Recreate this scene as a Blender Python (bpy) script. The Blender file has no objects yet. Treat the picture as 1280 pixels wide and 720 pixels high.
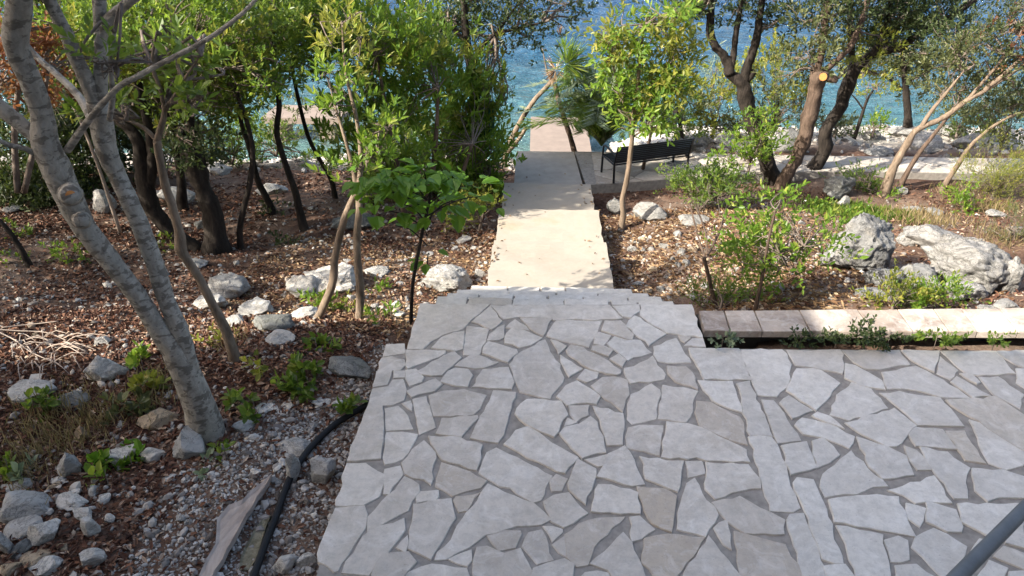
import bpy, math, random
import numpy as np
from mathutils import Vector, noise as mnoise
R = math.radians
random.seed(7); rng = np.random.default_rng(7)
S = bpy.context.scene
COL = S.collection

# ------------------------------------------------------------------ camera, sky, sun, exposure
CAM = np.array([0.0, 0.0, 3.2]); PITCH = 31.2; YAW = 2.06; FPX = 950.0
cd = bpy.data.cameras.new('camera'); cam = bpy.data.objects.new('camera', cd); COL.objects.link(cam)
cam.location = CAM; cam.rotation_euler = (R(90 - PITCH), 0, R(YAW))
cd.sensor_width = 36; cd.lens = FPX / 1280 * 36; cd.clip_start = 0.05; cd.clip_end = 6000
S.camera = cam
SUN_EL = 36.0; SUN_DIR = np.array([-0.88, -0.475])          # where the sun stands (horizontal)
W = bpy.data.worlds.new('World'); S.world = W; W.use_nodes = True
nt = W.node_tree; bg = nt.nodes['Background']; sky = nt.nodes.new('ShaderNodeTexSky')
sky.sky_type = 'NISHITA'; sky.sun_disc = False; sky.sun_elevation = R(SUN_EL)
sky.sun_rotation = math.atan2(SUN_DIR[0], SUN_DIR[1]); sky.air_density = 1.0; sky.dust_density = 4.0; sky.ozone_density = 0.3
nt.links.new(sky.outputs[0], bg.inputs[0]); bg.inputs[1].default_value = 0.135
sl = bpy.data.lights.new('sun', 'SUN'); sl.energy = 4.2; sl.angle = R(0.5); sl.color = (1.0, 0.93, 0.80)
so = bpy.data.objects.new('sun', sl); COL.objects.link(so)
sd = SUN_DIR / np.linalg.norm(SUN_DIR) * math.cos(R(SUN_EL))
so.rotation_euler = Vector((sd[0], sd[1], math.sin(R(SUN_EL)))).to_track_quat('Z', 'Y').to_euler()
S.view_settings.view_transform = 'Standard'; S.view_settings.look = 'None'
S.view_settings.exposure = 1.55; S.view_settings.gamma = 1.0

# ------------------------------------------------------------------ projection helpers (photo pixel -> place)
th, ps = R(PITCH), R(YAW)
RT = np.array([math.cos(ps), math.sin(ps), 0]); FH = np.array([-math.sin(ps), math.cos(ps), 0]); UPZ = np.array([0, 0, 1.0])
FW = FH * math.cos(th) - UPZ * math.sin(th); UP = FH * math.sin(th) + UPZ * math.cos(th)
def ray(px, py): return FW + RT * (px - 640) / FPX - UP * (py - 360) / FPX
def PZ(px, py, z): d = ray(px, py); return CAM + d * ((z - CAM[2]) / d[2])
def PY(px, py, y): d = ray(px, py); return CAM + d * (y / d[1])
def depth(p): return float(np.dot(np.asarray(p) - CAM, FW))
def proj(p):
    v = np.asarray(p, float) - CAM; z = v @ FW
    return 640 + FPX * (v @ RT) / z, 360 - FPX * (v @ UP) / z
SEA = -3.7
def vnoise(x, y, s=0):
    xi = np.floor(x).astype(np.int64); yi = np.floor(y).astype(np.int64); fx = x - xi; fy = y - yi
    fx = fx * fx * (3 - 2 * fx); fy = fy * fy * (3 - 2 * fy)
    def h(a, b):
        n = (a * 374761393 + b * 668265263 + s * 974711) & 0xffffffff
        n = ((n ^ (n >> 13)) * 1274126177) & 0xffffffff
        return ((n ^ (n >> 16)) & 0xffff) / 65535.0
    return (h(xi, yi) * (1 - fx) + h(xi + 1, yi) * fx) * (1 - fy) + (h(xi, yi + 1) * (1 - fx) + h(xi + 1, yi + 1) * fx) * fy
PATHX = (-0.48, 0.785)
def path_level(y): return np.where(y < 6.45, -0.62, np.where(y < 7.6, -0.75, np.where(y < 8.82, -0.97, np.where(y < 10.33, -1.26, -1.46))))
def G(x, y):
    x = np.asarray(x, float); y = np.asarray(y, float)
    L = np.interp(y, [0, 4.5, 5.0, 5.6, 6.5, 8, 9, 10, 11, 12, 14, 16, 18, 20, 30, 60], [-.12, -.14, -.24, -.5, -.88, -1.12, -1.3, -1.48, -1.66, -1.85, -2.5, -3.2, -3.9, -4.6, -7, -9])
    Rr = np.interp(y, [0, 4.95, 5.4, 6, 7, 8.5, 10, 11, 12, 13.5, 16, 18, 20, 30, 60], [-.3, -.14, -.2, -.4, -.66, -1.0, -1.30, -1.46, -1.52, -1.75, -2.4, -3.1, -4.4, -7, -9])
    t = np.clip((x - 1.0) / 1.8, 0, 1); t = t * t * (3 - 2 * t)
    z = L * (1 - t) + Rr * t
    z = z + np.clip((-x - 4) / 8, 0, 1) * 0.5 * (y < 11) + np.clip((x - 6) / 10, 0, 1) * 0.4 * (y < 11)
    n = (vnoise(x * 1.1, y * 1.1, 1) - .5) * .16 + (vnoise(x * 3.3, y * 3.3, 2) - .5) * .07
    z = z + n * np.clip((y - 1) / 3, .2, 1) * np.where((y > 12), 1.6, 1)
    inp = (x > PATHX[0] - .05) & (x < PATHX[1] + .05) & (y > 5.0) & (y < 12.3)
    z = np.where(inp, np.minimum(z, path_level(y) - .16), z)
    near = (x > PATHX[0] - .3) & (x < PATHX[1] + .3) & (y > 6.3) & (y < 12.3)
    z = np.where(near, np.minimum(z, path_level(y) - .12), z)
    z = np.where((x > -.95 - np.clip((4.4 - y), 0, 4) * .03) & (x < 1.75) & (y < 5.1), np.minimum(z, -.34), z)
    z = np.where((x > .9) & (x < 1.5) & (y < 6.4) & (y > 5), np.minimum(z, -.5 - (y - 5.1) * .25), z)
    z = np.where((x >= 1.7) & (y < 4.9), -.19 + (vnoise(x * 7, y * 7, 21) - .5) * .05, z)
    pl = (x > .7) & (y > np.interp(x, [1.1, 1.9, 3.2, 5, 8.5], [10.72, 10.88, 11.0, 11.13, 10.98])) & (y < 12.25)
    z = np.where(pl, np.minimum(z, -1.62), z)
    return z
TT = np.arange(1.5, 45, .02)
def PG(px, py, dz=0.0):
    d = ray(px, py); p = CAM[None] + TT[:, None] * d[None]
    i = np.argmax(p[:, 2] < G(p[:, 0], p[:, 1]) + dz)
    q = p[i] if i > 0 else p[-1]
    return q

# ------------------------------------------------------------------ object helpers
def link(name, me, parent=None, mat=None, loc=None):
    o = bpy.data.objects.new(name, me); COL.objects.link(o)
    if parent is not None: o.parent = parent
    if loc is not None: o.location = loc
    if mat is not None: me.materials.clear(); me.materials.append(mat)
    return o
def mesh(name, v, f, smooth=False):
    me = bpy.data.meshes.new(name); me.from_pydata([tuple(p) for p in v], [], f)
    if smooth: me.polygons.foreach_set('use_smooth', [True] * len(me.polygons))
    me.validate(); me.update(); return me
def npmesh(name, V, F, smooth=False):
    """V (n,3), F (m,k) arrays"""
    V = np.asarray(V, np.float32); F = np.asarray(F, np.int32); k = F.shape[1]
    me = bpy.data.meshes.new(name); me.vertices.add(len(V)); me.vertices.foreach_set('co', V.ravel())
    me.loops.add(F.size); me.loops.foreach_set('vertex_index', F.ravel())
    me.polygons.add(len(F)); me.polygons.foreach_set('loop_start', np.arange(0, F.size, k, dtype=np.int32))
    me.polygons.foreach_set('use_smooth', np.full(len(F), smooth))
    me.update(calc_edges=True); return me
def tag(o, label=None, cat=None, group=None, kind=None):
    if label: o['label'] = label
    if cat: o['category'] = cat
    if group: o['group'] = group
    if kind: o['kind'] = kind
    return o
def thing(name, label, cat, loc=(0, 0, 0), group=None):
    o = bpy.data.objects.new(name, None); COL.objects.link(o); o.location = tuple(loc); o.empty_display_size = .1
    return tag(o, label, cat, group)
def local(o, parent):
    """parent without moving: geometry is in world space, parent only translated"""
    o.parent = parent; o.location = -parent.location; return o
class MB:
    def __init__(s): s.v = []; s.f = []
    def box(s, a, b):
        n = len(s.v); (x0, y0, z0), (x1, y1, z1) = a, b
        s.v += [(x0, y0, z0), (x1, y0, z0), (x1, y1, z0), (x0, y1, z0), (x0, y0, z1), (x1, y0, z1), (x1, y1, z1), (x0, y1, z1)]
        s.f += [[n + i for i in q] for q in ((3, 2, 1, 0), (4, 5, 6, 7), (0, 1, 5, 4), (1, 2, 6, 5), (2, 3, 7, 6), (3, 0, 4, 7))]; return s
    def prism(s, poly, z0, z1):
        n = len(s.v); k = len(poly)
        s.v += [(p[0], p[1], z0) for p in poly] + [(p[0], p[1], z1) for p in poly]
        s.f += [[n + k - 1 - i for i in range(k)], [n + k + i for i in range(k)]]
        s.f += [[n + i, n + (i + 1) % k, n + k + (i + 1) % k, n + k + i] for i in range(k)]; return s
    def tube(s, pts, rad, sides=8, sub=1, rough=0.0, seed=0, cap=True):
        P = [Vector(p) for p in pts]; Rd = list(rad) if hasattr(rad, '__len__') else [rad] * len(P)
        if sub > 1 and len(P) > 1:
            Q = []; Rq = []
            for i in range(len(P) - 1):
                p0 = P[max(i - 1, 0)]; p1 = P[i]; p2 = P[i + 1]; p3 = P[min(i + 2, len(P) - 1)]
                for j in range(sub):
                    t = j / sub
                    Q.append(.5 * ((2 * p1) + (p2 - p0) * t + (2 * p0 - 5 * p1 + 4 * p2 - p3) * t * t + (3 * p1 - p0 - 3 * p2 + p3) * t ** 3))
                    Rq.append(Rd[i] * (1 - t) + Rd[i + 1] * t)
            Q.append(P[-1]); Rq.append(Rd[-1]); P, Rd = Q, Rq
        n = len(s.v); k = len(P); u = None
        for i in range(k):
            t = (P[min(i + 1, k - 1)] - P[max(i - 1, 0)])
            t = t.normalized() if t.length > 1e-9 else Vector((0, 0, 1))
            if u is None: u = t.orthogonal().normalized()
            u = (u - t * u.dot(t)); u = u.normalized() if u.length > 1e-6 else t.orthogonal().normalized()
            w = t.cross(u)
            for j in range(sides):
                a = 2 * math.pi * j / sides; d = u * math.cos(a) + w * math.sin(a); r = Rd[i]
                if rough:
                    q = P[i] + d * r
                    r *= 1 + rough * (mnoise.noise(q * (1.1 / max(Rd[0], .02)) + Vector((seed, 0, 0))) + .6 * mnoise.noise(q * (3.0 / max(Rd[0], .02)) + Vector((0, seed, 0))))
                s.v.append(tuple(P[i] + d * r))
        for i in range(k - 1):
            for j in range(sides):
                a = n + i * sides + j; b = n + i * sides + (j + 1) % sides
                s.f.append([a, b, b + sides, a + sides])
        if cap: s.f += [[n + sides - 1 - j for j in range(sides)], [n + (k - 1) * sides + j for j in range(sides)]]
        return s
    def build(s, name, mat, parent=None, smooth=True, keep=True):
        o = link(name, mesh(name, s.v, s.f, smooth), None, mat)
        if parent is not None:
            if keep: local(o, parent)
            else: o.parent = parent
        return o

# ------------------------------------------------------------------ materials
def newmat(name):
    m = bpy.data.materials.new(name); m.use_nodes = True; t = m.node_tree; t.nodes.clear()
    out = t.nodes.new('ShaderNodeOutputMaterial'); return m, t, out
def N(t, typ, **kw):
    n = t.nodes.new(typ)
    for k, v in kw.items(): setattr(n, k, v)
    return n
def ramp(t, src, stops, interp='LINEAR'):
    r = N(t, 'ShaderNodeValToRGB'); r.color_ramp.interpolation = interp; e = r.color_ramp.elements
    while len(e) < len(stops): e.new(0.5)
    for i, (p, c) in enumerate(stops): e[i].position = p; e[i].color = (*c, 1) if len(c) == 3 else c
    t.links.new(src, r.inputs[0]); return r.outputs[0]
def tex(t, scale, detail=6, rough=.6, typ='noise', coord='Object', stretch=None, dist=0):
    if coord == 'World': src = N(t, 'ShaderNodeNewGeometry').outputs['Position']
    else: c = N(t, 'ShaderNodeTexCoord'); src = c.outputs[coord]
    if stretch: mp = N(t, 'ShaderNodeMapping'); mp.inputs['Scale'].default_value = stretch; t.links.new(src, mp.inputs[0]); src = mp.outputs[0]
    if typ == 'noise':
        n = N(t, 'ShaderNodeTexNoise'); n.inputs['Detail'].default_value = detail; n.inputs['Roughness'].default_value = rough; n.inputs['Distortion'].default_value = dist
    else: n = N(t, 'ShaderNodeTexVoronoi'); n.feature = typ
    n.inputs['Scale'].default_value = scale; t.links.new(src, n.inputs['Vector']); return n.outputs[0]
def mix(t, a, b, f, mode='MIX'):
    m = N(t, 'ShaderNodeMix', data_type='RGBA', blend_type=mode)
    for s, v in ((m.inputs[0], f), (m.inputs[6], a), (m.inputs[7], b)):
        if isinstance(v, (tuple, list)): s.default_value = (*v, 1)
        elif isinstance(v, (int, float)): s.default_value = v
        else: t.links.new(v, s)
    return m.outputs[2]
def bump(t, h, strength=.4, d=.02, prev=None):
    b = N(t, 'ShaderNodeBump'); b.inputs['Strength'].default_value = strength; b.inputs['Distance'].default_value = d
    t.links.new(h, b.inputs['Height'])
    if prev is not None: t.links.new(prev, b.inputs['Normal'])
    return b.outputs[0]
def principled(t, out, col, rough=.8, nrm=None, metal=0, spec=.3):
    b = N(t, 'ShaderNodeBsdfPrincipled'); b.inputs['Roughness'].default_value = rough; b.inputs['Metallic'].default_value = metal
    b.inputs['Specular IOR Level'].default_value = spec
    if isinstance(col, tuple): b.inputs['Base Color'].default_value = (*col, 1)
    else: t.links.new(col, b.inputs['Base Color'])
    if nrm is not None: t.links.new(nrm, b.inputs['Normal'])
    t.links.new(b.outputs[0], out.inputs[0]); return b
def m_plain(name, col, rough=.6, metal=0, var=.15, sc=12, spec=.4):
    m, t, o = newmat(name); n = tex(t, sc)
    c = ramp(t, n, [(.25, tuple(x * (1 - var) for x in col)), (.75, tuple(min(1, x * (1 + var)) for x in col))])
    principled(t, o, c, rough, bump(t, n, .15, .01), metal, spec); return m
def obj_random(t):
    return N(t, 'ShaderNodeObjectInfo').outputs['Random']
def m_stone(name, lo, hi, stain=(.30, .25, .19), amt=.35):
    m, t, o = newmat(name)
    r = obj_random(t); br = tuple(a * b for a, b in zip(lo, (.93, .87, .79))); base = ramp(t, r, [(0, br), (.10, tuple(a * .93 for a in lo)), (.22, lo), (.8, hi), (1, tuple(min(.8, a * 1.06) for a in hi))])
    n1 = tex(t, 2.6, 9, .72, coord='World', dist=.5); n2 = tex(t, 17, 8, .75, coord='World'); n3 = tex(t, 85, 4, .75, coord='World'); n4 = tex(t, 6.5, 6, .7, coord='World', dist=1.2)
    c = mix(t, base, stain, ramp(t, n1, [(.47, (0, 0, 0)), (.70, (amt * 1.5,) * 3)]))
    c = mix(t, c, (.27, .26, .25), ramp(t, n2, [(.44, (0, 0, 0)), (.72, (.5,) * 3)]))
    c = mix(t, c, (.85, .83, .80), ramp(t, n4, [(.50, (0, 0, 0)), (.75, (.4,) * 3)]))
    c = mix(t, c, (.12, .11, .10), ramp(t, n3, [(.60, (0, 0, 0)), (.72, (.55,) * 3)]))
    nb = bump(t, n2, .4, .012); nb = bump(t, n3, .12, .004, nb)
    principled(t, o, c, .72, nb, 0, .25); return m
def m_rock(name, lo, hi, dark=(.06, .06, .055), crack=.8, tint=(.3, .22, .12), tamt=.3, sc=1.0, spk=.5):
    m, t, o = newmat(name)
    n1 = tex(t, 3.0 * sc, 10, .72, dist=.4, coord='World'); n2 = tex(t, 9 * sc, 9, .75, coord='World', stretch=(1, 1, 1.8)); n3 = tex(t, 45 * sc, 5, .75, coord='World')
    r = obj_random(t)
    c = ramp(t, n2, [(.3, lo), (.7, hi)])
    c = mix(t, c, tint, ramp(t, n1, [(.52, (0, 0, 0)), (.72, (tamt,) * 3)]))
    vr = tex(t, 3.4 * sc, typ='DISTANCE_TO_EDGE', stretch=(1, 1, 1.7))
    wn = tex(t, 3.4 * sc, 7, .75, dist=2.0, coord='World', stretch=(1, .8, 1.5))
    cr = ramp(t, wn, [(.475, (0, 0, 0)), (.497, (crack,) * 3), (.503, (crack,) * 3), (.525, (0, 0, 0))])
    c = mix(t, c, dark, cr)
    c = mix(t, c, dark, ramp(t, n3, [(.58, (0, 0, 0)), (.74, (spk,) * 3)]))
    c = mix(t, c, (.75, .75, .75), r, 'MULTIPLY') if False else c
    nb = bump(t, n2, .9, .06); nb = bump(t, n3, .6, .015, nb); nb = bump(t, cr, -.8, .03, nb)
    principled(t, o, c, .85, nb, 0, .2); return m
def m_bark(name, lo, hi, sc=14, stretch=(1, 1, .25), blot=None, b=.6):
    m, t, o = newmat(name)
    n1 = tex(t, sc, 8, .7, stretch=stretch, dist=.6); n2 = tex(t, sc * 3, 6, .7)
    c = ramp(t, n1, [(.32, lo), (.66, hi)])
    if blot:
        n3 = tex(t, 13, 4, .55, stretch=(1, 1, 2.0), dist=.3)
        c = mix(t, c, blot, ramp(t, n3, [(.53, (0, 0, 0)), (.565, (.75,) * 3)]))
        n4 = tex(t, 24, 3, .5, stretch=(1, 1, 1.8))
        c = mix(t, c, blot, ramp(t, n4, [(.62, (0, 0, 0)), (.66, (.5,) * 3)]))
    nb = bump(t, n1, b, .02); nb = bump(t, n2, .3, .006, nb)
    principled(t, o, c, .85, nb, 0, .2); return m
def m_leaf(name, stops, trans=.4, tcol=(.30, .42, .04), rough=.42, spec=.35):
    m, t, o = newmat(name)
    g = N(t, 'ShaderNodeNewGeometry'); c = ramp(t, g.outputs['Random Per Island'], stops)
    b = N(t, 'ShaderNodeBsdfPrincipled'); b.inputs['Roughness'].default_value = rough; b.inputs['Specular IOR Level'].default_value = spec
    t.links.new(c, b.inputs['Base Color'])
    tr = N(t, 'ShaderNodeBsdfTranslucent'); t.links.new(mix(t, c, tcol, .55), tr.inputs[0])
    mx = N(t, 'ShaderNodeMixShader'); mx.inputs[0].default_value = trans
    t.links.new(b.outputs[0], mx.inputs[1]); t.links.new(tr.outputs[0], mx.inputs[2]); t.links.new(mx.outputs[0], o.inputs[0]); return m
def m_island(name, stops, rough=.85, trans=0):
    m, t, o = newmat(name)
    g = N(t, 'ShaderNodeNewGeometry'); c = ramp(t, g.outputs['Random Per Island'], stops); n = tex(t, 60, 4, .7)
    c = mix(t, c, (.5, .5, .5), ramp(t, n, [(.3, (.0,) * 3), (.7, (.35,) * 3)]), 'OVERLAY')
    principled(t, o, c, rough, bump(t, n, .3, .01), 0, .2); return m

M = {}
M['lime'] = m_stone('limestone_grey', (.49, .445, .395), (.56, .515, .46))
M['walk'] = m_stone('walk_stone_shade_tint', (.33, .29, .25), (.43, .385, .335))  # limestone darkened: partial oak shade on the walk is put into its colour
M['lime_sky'] = m_stone('limestone_sky_tint', (.525, .495, .455), (.59, .56, .515), amt=.2)  # paler, bluer limestone copy: light from the sky put into the colour
M['cap'] = m_stone('cap_stone_cream', (.345, .28, .235), (.475, .405, .345), (.17, .125, .10), .7)
M['mortar'] = m_plain('mortar', (.26, .24, .218), .95, 0, .3, 18, .1)
M['rock'] = m_rock('rock_grey', (.20, .20, .197), (.37, .365, .355))
M['rockd'] = m_rock('rock_dark_lichen', (.14, .145, .14), (.30, .30, .285), tint=(.14, .15, .08))
M['rockw'] = m_rock('rock_white', (.22, .213, .205), (.43, .418, .40), tint=(.26, .21, .15), tamt=.35)
M['rockl'] = m_rock('rock_pale_grey', (.34, .33, .315), (.58, .565, .54), crack=.55, spk=.25)
M['rockp'] = m_rock('rock_bright', (.50, .47, .43), (.76, .73, .68), tint=(.50, .40, .27), tamt=.35, crack=.5, spk=.2)
M['rockt'] = m_rock('rock_tan', (.34, .25, .16), (.55, .45, .33), tint=(.40, .21, .09), tamt=.5)
M['bark_grey'] = m_bark('bark_grey_blotched', (.20, .178, .15), (.37, .34, .295), 22, (1, 1, .7), (.11, .095, .08), .7)
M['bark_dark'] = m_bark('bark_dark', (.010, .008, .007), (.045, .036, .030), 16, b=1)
M['bark_brown'] = m_bark('bark_brown', (.04, .027, .02), (.15, .105, .08), 18, b=.9)
M['bark_tan'] = m_bark('bark_tan', (.09, .065, .046), (.26, .20, .15), 18, b=.7)
M['twig'] = m_bark('twig', (.08, .06, .05), (.22, .18, .15), 30, b=.3)
M['twig_pale'] = m_plain('pale_twig', (.36, .29, .24), .8)
M['cut'] = m_plain('fresh_cut_wood', (.42, .17, .045), .7, 0, .3, 40)
M['leaf_mid'] = m_leaf('leaf_mid_green', [(0, (.05, .095, .02)), (.5, (.09, .15, .025)), (.85, (.14, .20, .03)), (1, (.24, .25, .05))], .45)
M['leaf_bright'] = m_leaf('leaf_bright_green', [(0, (.07, .14, .02)), (.45, (.12, .22, .025)), (.8, (.20, .30, .035)), (1, (.36, .38, .08))], .5)
M['leaf_yellow'] = m_leaf('leaf_yellow_green', [(0, (.10, .13, .02)), (.5, (.17, .20, .03)), (.8, (.26, .27, .05)), (1, (.34, .29, .06))], .45, (.45, .45, .06))
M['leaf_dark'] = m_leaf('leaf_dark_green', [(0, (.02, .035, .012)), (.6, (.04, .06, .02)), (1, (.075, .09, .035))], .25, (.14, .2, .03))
M['leaf_olive'] = m_leaf('leaf_olive', [(0, (.05, .065, .028)), (.6, (.085, .10, .04)), (1, (.15, .16, .06))], .3, (.25, .27, .05))
M['leaf_grey'] = m_leaf('leaf_grey_green', [(0, (.12, .16, .10)), (1, (.25, .30, .19))], .3, (.3, .38, .15))
M['leaf_red'] = m_leaf('leaf_red_brown', [(0, (.12, .04, .025)), (.6, (.20, .085, .045)), (1, (.30, .20, .09))], .4, (.5, .2, .05))
M['leaf_big'] = m_leaf('leaf_broad_green', [(0, (.06, .14, .015)), (1, (.10, .20, .02))], .45, (.26, .46, .03))
M['grass'] = m_leaf('grass_dry_green', [(0, (.09, .09, .03)), (.4, (.22, .17, .08)), (1, (.38, .29, .17))], .3, (.4, .34, .14))
M['litter'] = m_island('leaf_litter_brown', [(0, (.04, .019, .014)), (.3, (.085, .038, .025)), (.58, (.155, .074, .046)), (.82, (.25, .145, .098)), (1, (.44, .35, .27))])
M['litter_tan'] = m_island('leaf_litter_tan', [(0, (.10, .05, .027)), (.35, (.20, .12, .065)), (.75, (.33, .225, .13)), (1, (.47, .37, .25))])
M['gravel'] = m_island('gravel_grey', [(0, (.10, .085, .075)), (.35, (.21, .19, .172)), (.75, (.34, .32, .30)), (1, (.50, .48, .45))])
M['rubble'] = m_island('rubble_pale', [(0, (.13, .11, .10)), (.4, (.26, .24, .22)), (.8, (.42, .40, .37)), (1, (.48, .38, .28))])
M['metal_black'] = m_plain('black_metal', (.014, .015, .018), .45, .3, .2)
M['rail'] = m_plain('blue_grey_metal', (.125, .13, .138), .55, .2, .2, 20)
M['hose'] = m_plain('black_plastic_pipe', (.010, .0105, .012), .6, 0, .3, 20, .25)
M['bucket'] = m_plain('lime_plastic', (.42, .62, .03), .4, 0, .05)
M['greenhose'] = m_plain('green_hose', (.02, .10, .07), .5)
M['board'] = m_bark('weathered_board', (.25, .20, .17), (.46, .39, .34), 14, (1, .3, 1), b=.5)
M['wall'] = m_plain('house_render', (.62, .58, .52), .9, 0, .06)
M['rooft'] = m_plain('roof_tiles', (.35, .14, .08), .8, 0, .2)
M['glass'] = m_plain('window_glass', (.03, .04, .05), .08, 0, .05, 3, .6)
def m_concrete():
    m, t, o = newmat('path_concrete')
    n1 = tex(t, 1.6, 8, .65); n2 = tex(t, 18, 6, .7); n3 = tex(t, 42, 3, .8)
    c = ramp(t, n1, [(.3, (.295, .26, .215)), (.55, (.335, .30, .255)), (.75, (.33, .265, .19))])
    c = mix(t, c, (.37, .335, .29), ramp(t, n2, [(.4, (0, 0, 0)), (.75, (.5,) * 3)]))
    c = mix(t, c, (.13, .105, .08), ramp(t, n3, [(.66, (0, 0, 0)), (.75, (.6,) * 3)]))
    principled(t, o, c, .85, bump(t, n2, .25, .01), 0, .2); return m
M['concrete'] = m_concrete()
M['jetty'] = m_plain('jetty_concrete', (.205, .165, .14), .85, 0, .15, 5)
def m_ground():
    m, t, o = newmat('ground_soil')
    n1 = tex(t, .9, 8, .65); n2 = tex(t, 14, 8, .72); n3 = tex(t, 55, 5, .75)
    sx = N(t, 'ShaderNodeSeparateXYZ'); tc = N(t, 'ShaderNodeTexCoord'); t.links.new(tc.outputs['Object'], sx.inputs[0])
    c = ramp(t, n1, [(.34, (.09, .05, .036)), (.5, (.14, .088, .064)), (.68, (.23, .175, .14))])
    c = mix(t, c, (.36, .30, .24), ramp(t, n2, [(.54, (0, 0, 0)), (.72, (.55,) * 3)]))
    c = mix(t, c, (.05, .032, .025), ramp(t, n3, [(.30, (.75,) * 3), (.52, (0, 0, 0))]))
    red = mix(t, c, (.20, .07, .035), .6)
    mr = N(t, 'ShaderNodeMapRange'); mr.inputs[1].default_value = 12.6; mr.inputs[2].default_value = 14.5
    t.links.new(sx.outputs[1], mr.inputs[0])
    pale = ramp(t, n2, [(.3, (.34, .30, .26)), (.65, (.56, .53, .48))])
    c = mix(t, c, pale, mr.outputs[0])
    nb = bump(t, n2, .6, .05); nb = bump(t, n3, .6, .015, nb)
    principled(t, o, c, .95, nb, 0, .1); return m
M['ground'] = m_ground()
def m_sea():
    m, t, o = newmat('sea_water')
    tc = N(t, 'ShaderNodeTexCoord'); sx = N(t, 'ShaderNodeSeparateXYZ'); t.links.new(tc.outputs['Object'], sx.inputs[0])
    mr = N(t, 'ShaderNodeMapRange'); mr.inputs[1].default_value = 17; mr.inputs[2].default_value = 38; t.links.new(sx.outputs[1], mr.inputs[0])
    c = ramp(t, mr.outputs[0], [(0, (.085, .165, .155)), (.22, (.04, .115, .14)), (.55, (.016, .07, .135)), (1, (.010, .052, .135))])
    n1 = tex(t, .55, 5, .6, stretch=(1, 1.9, 1), dist=.8); n2 = tex(t, 2.2, 5, .65, stretch=(1, 2, 1), dist=.6); n3 = tex(t, 7.5, 4, .6, stretch=(1, 1.6, 1))
    nb = bump(t, n1, .8, 1.1); nb = bump(t, n2, .75, .34, nb); nb = bump(t, n3, .5, .08, nb)
    principled(t, o, c, .09, nb, 0, .5); return m
M['sea'] = m_sea()

# ------------------------------------------------------------------ ground and sea
def axis(a, b, step, far):
    mid = np.arange(a, b + step / 2, step); out = [step]
    up = [b]; dn = [a]; s = step
    while up[-1] < far: s *= 1.35; up.append(up[-1] + s)
    s = step
    while dn[-1] > -far: s *= 1.35; dn.append(dn[-1] - s)
    return np.array(sorted(set(dn[1:] + list(mid) + up[1:])))
def grid(xs, ys, zf):
    X, Y = np.meshgrid(xs, ys); V = np.stack([X, Y, zf(X, Y)], -1).reshape(-1, 3)
    nx, ny = len(xs), len(ys); I = np.arange(nx * ny).reshape(ny, nx)
    F = np.stack([I[:-1, :-1], I[:-1, 1:], I[1:, 1:], I[1:, :-1]], -1).reshape(-1, 4); return V, F
V, F = grid(axis(-8, 9, .06, 300), axis(1.5, 14, .06, 300), lambda X, Y: np.where(Y > 80, -9, G(X, Y)))
tag(link('ground', npmesh('ground', V, F, True), None, M['ground']), kind='structure')
def wave(X, Y):
    z = np.full(X.shape, SEA)
    for i, (l, a, an) in enumerate([(3.1, .035, 80), (1.7, .028, 100), (1.1, .018, 65), (.8, .014, 112), (5.3, .04, 95)]):
        k = 2 * math.pi / l; d = (math.cos(R(an)), math.sin(R(an)))
        ph = k * (X * d[0] + Y * d[1]) + 2.5 * vnoise(X * .35 / l * 2, Y * .35 / l * 2, 10 + i) * 3
        z = z + a * (1 - 2 * np.abs(np.sin(ph / 2))) * (.4 + vnoise(X * .3, Y * .3, 30 + i))
    return z
V, F = grid(axis(-24, 34, .16, 5000), axis(14.5, 46, .13, 5000), wave)
V[V[:, 1] < 10, 2] = -30
keep = V[F[:, 0]][:, 1] > 11; F = F[keep]
tag(link('sea', npmesh('sea', V, F, True), None, M['sea']), kind='structure')

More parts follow.
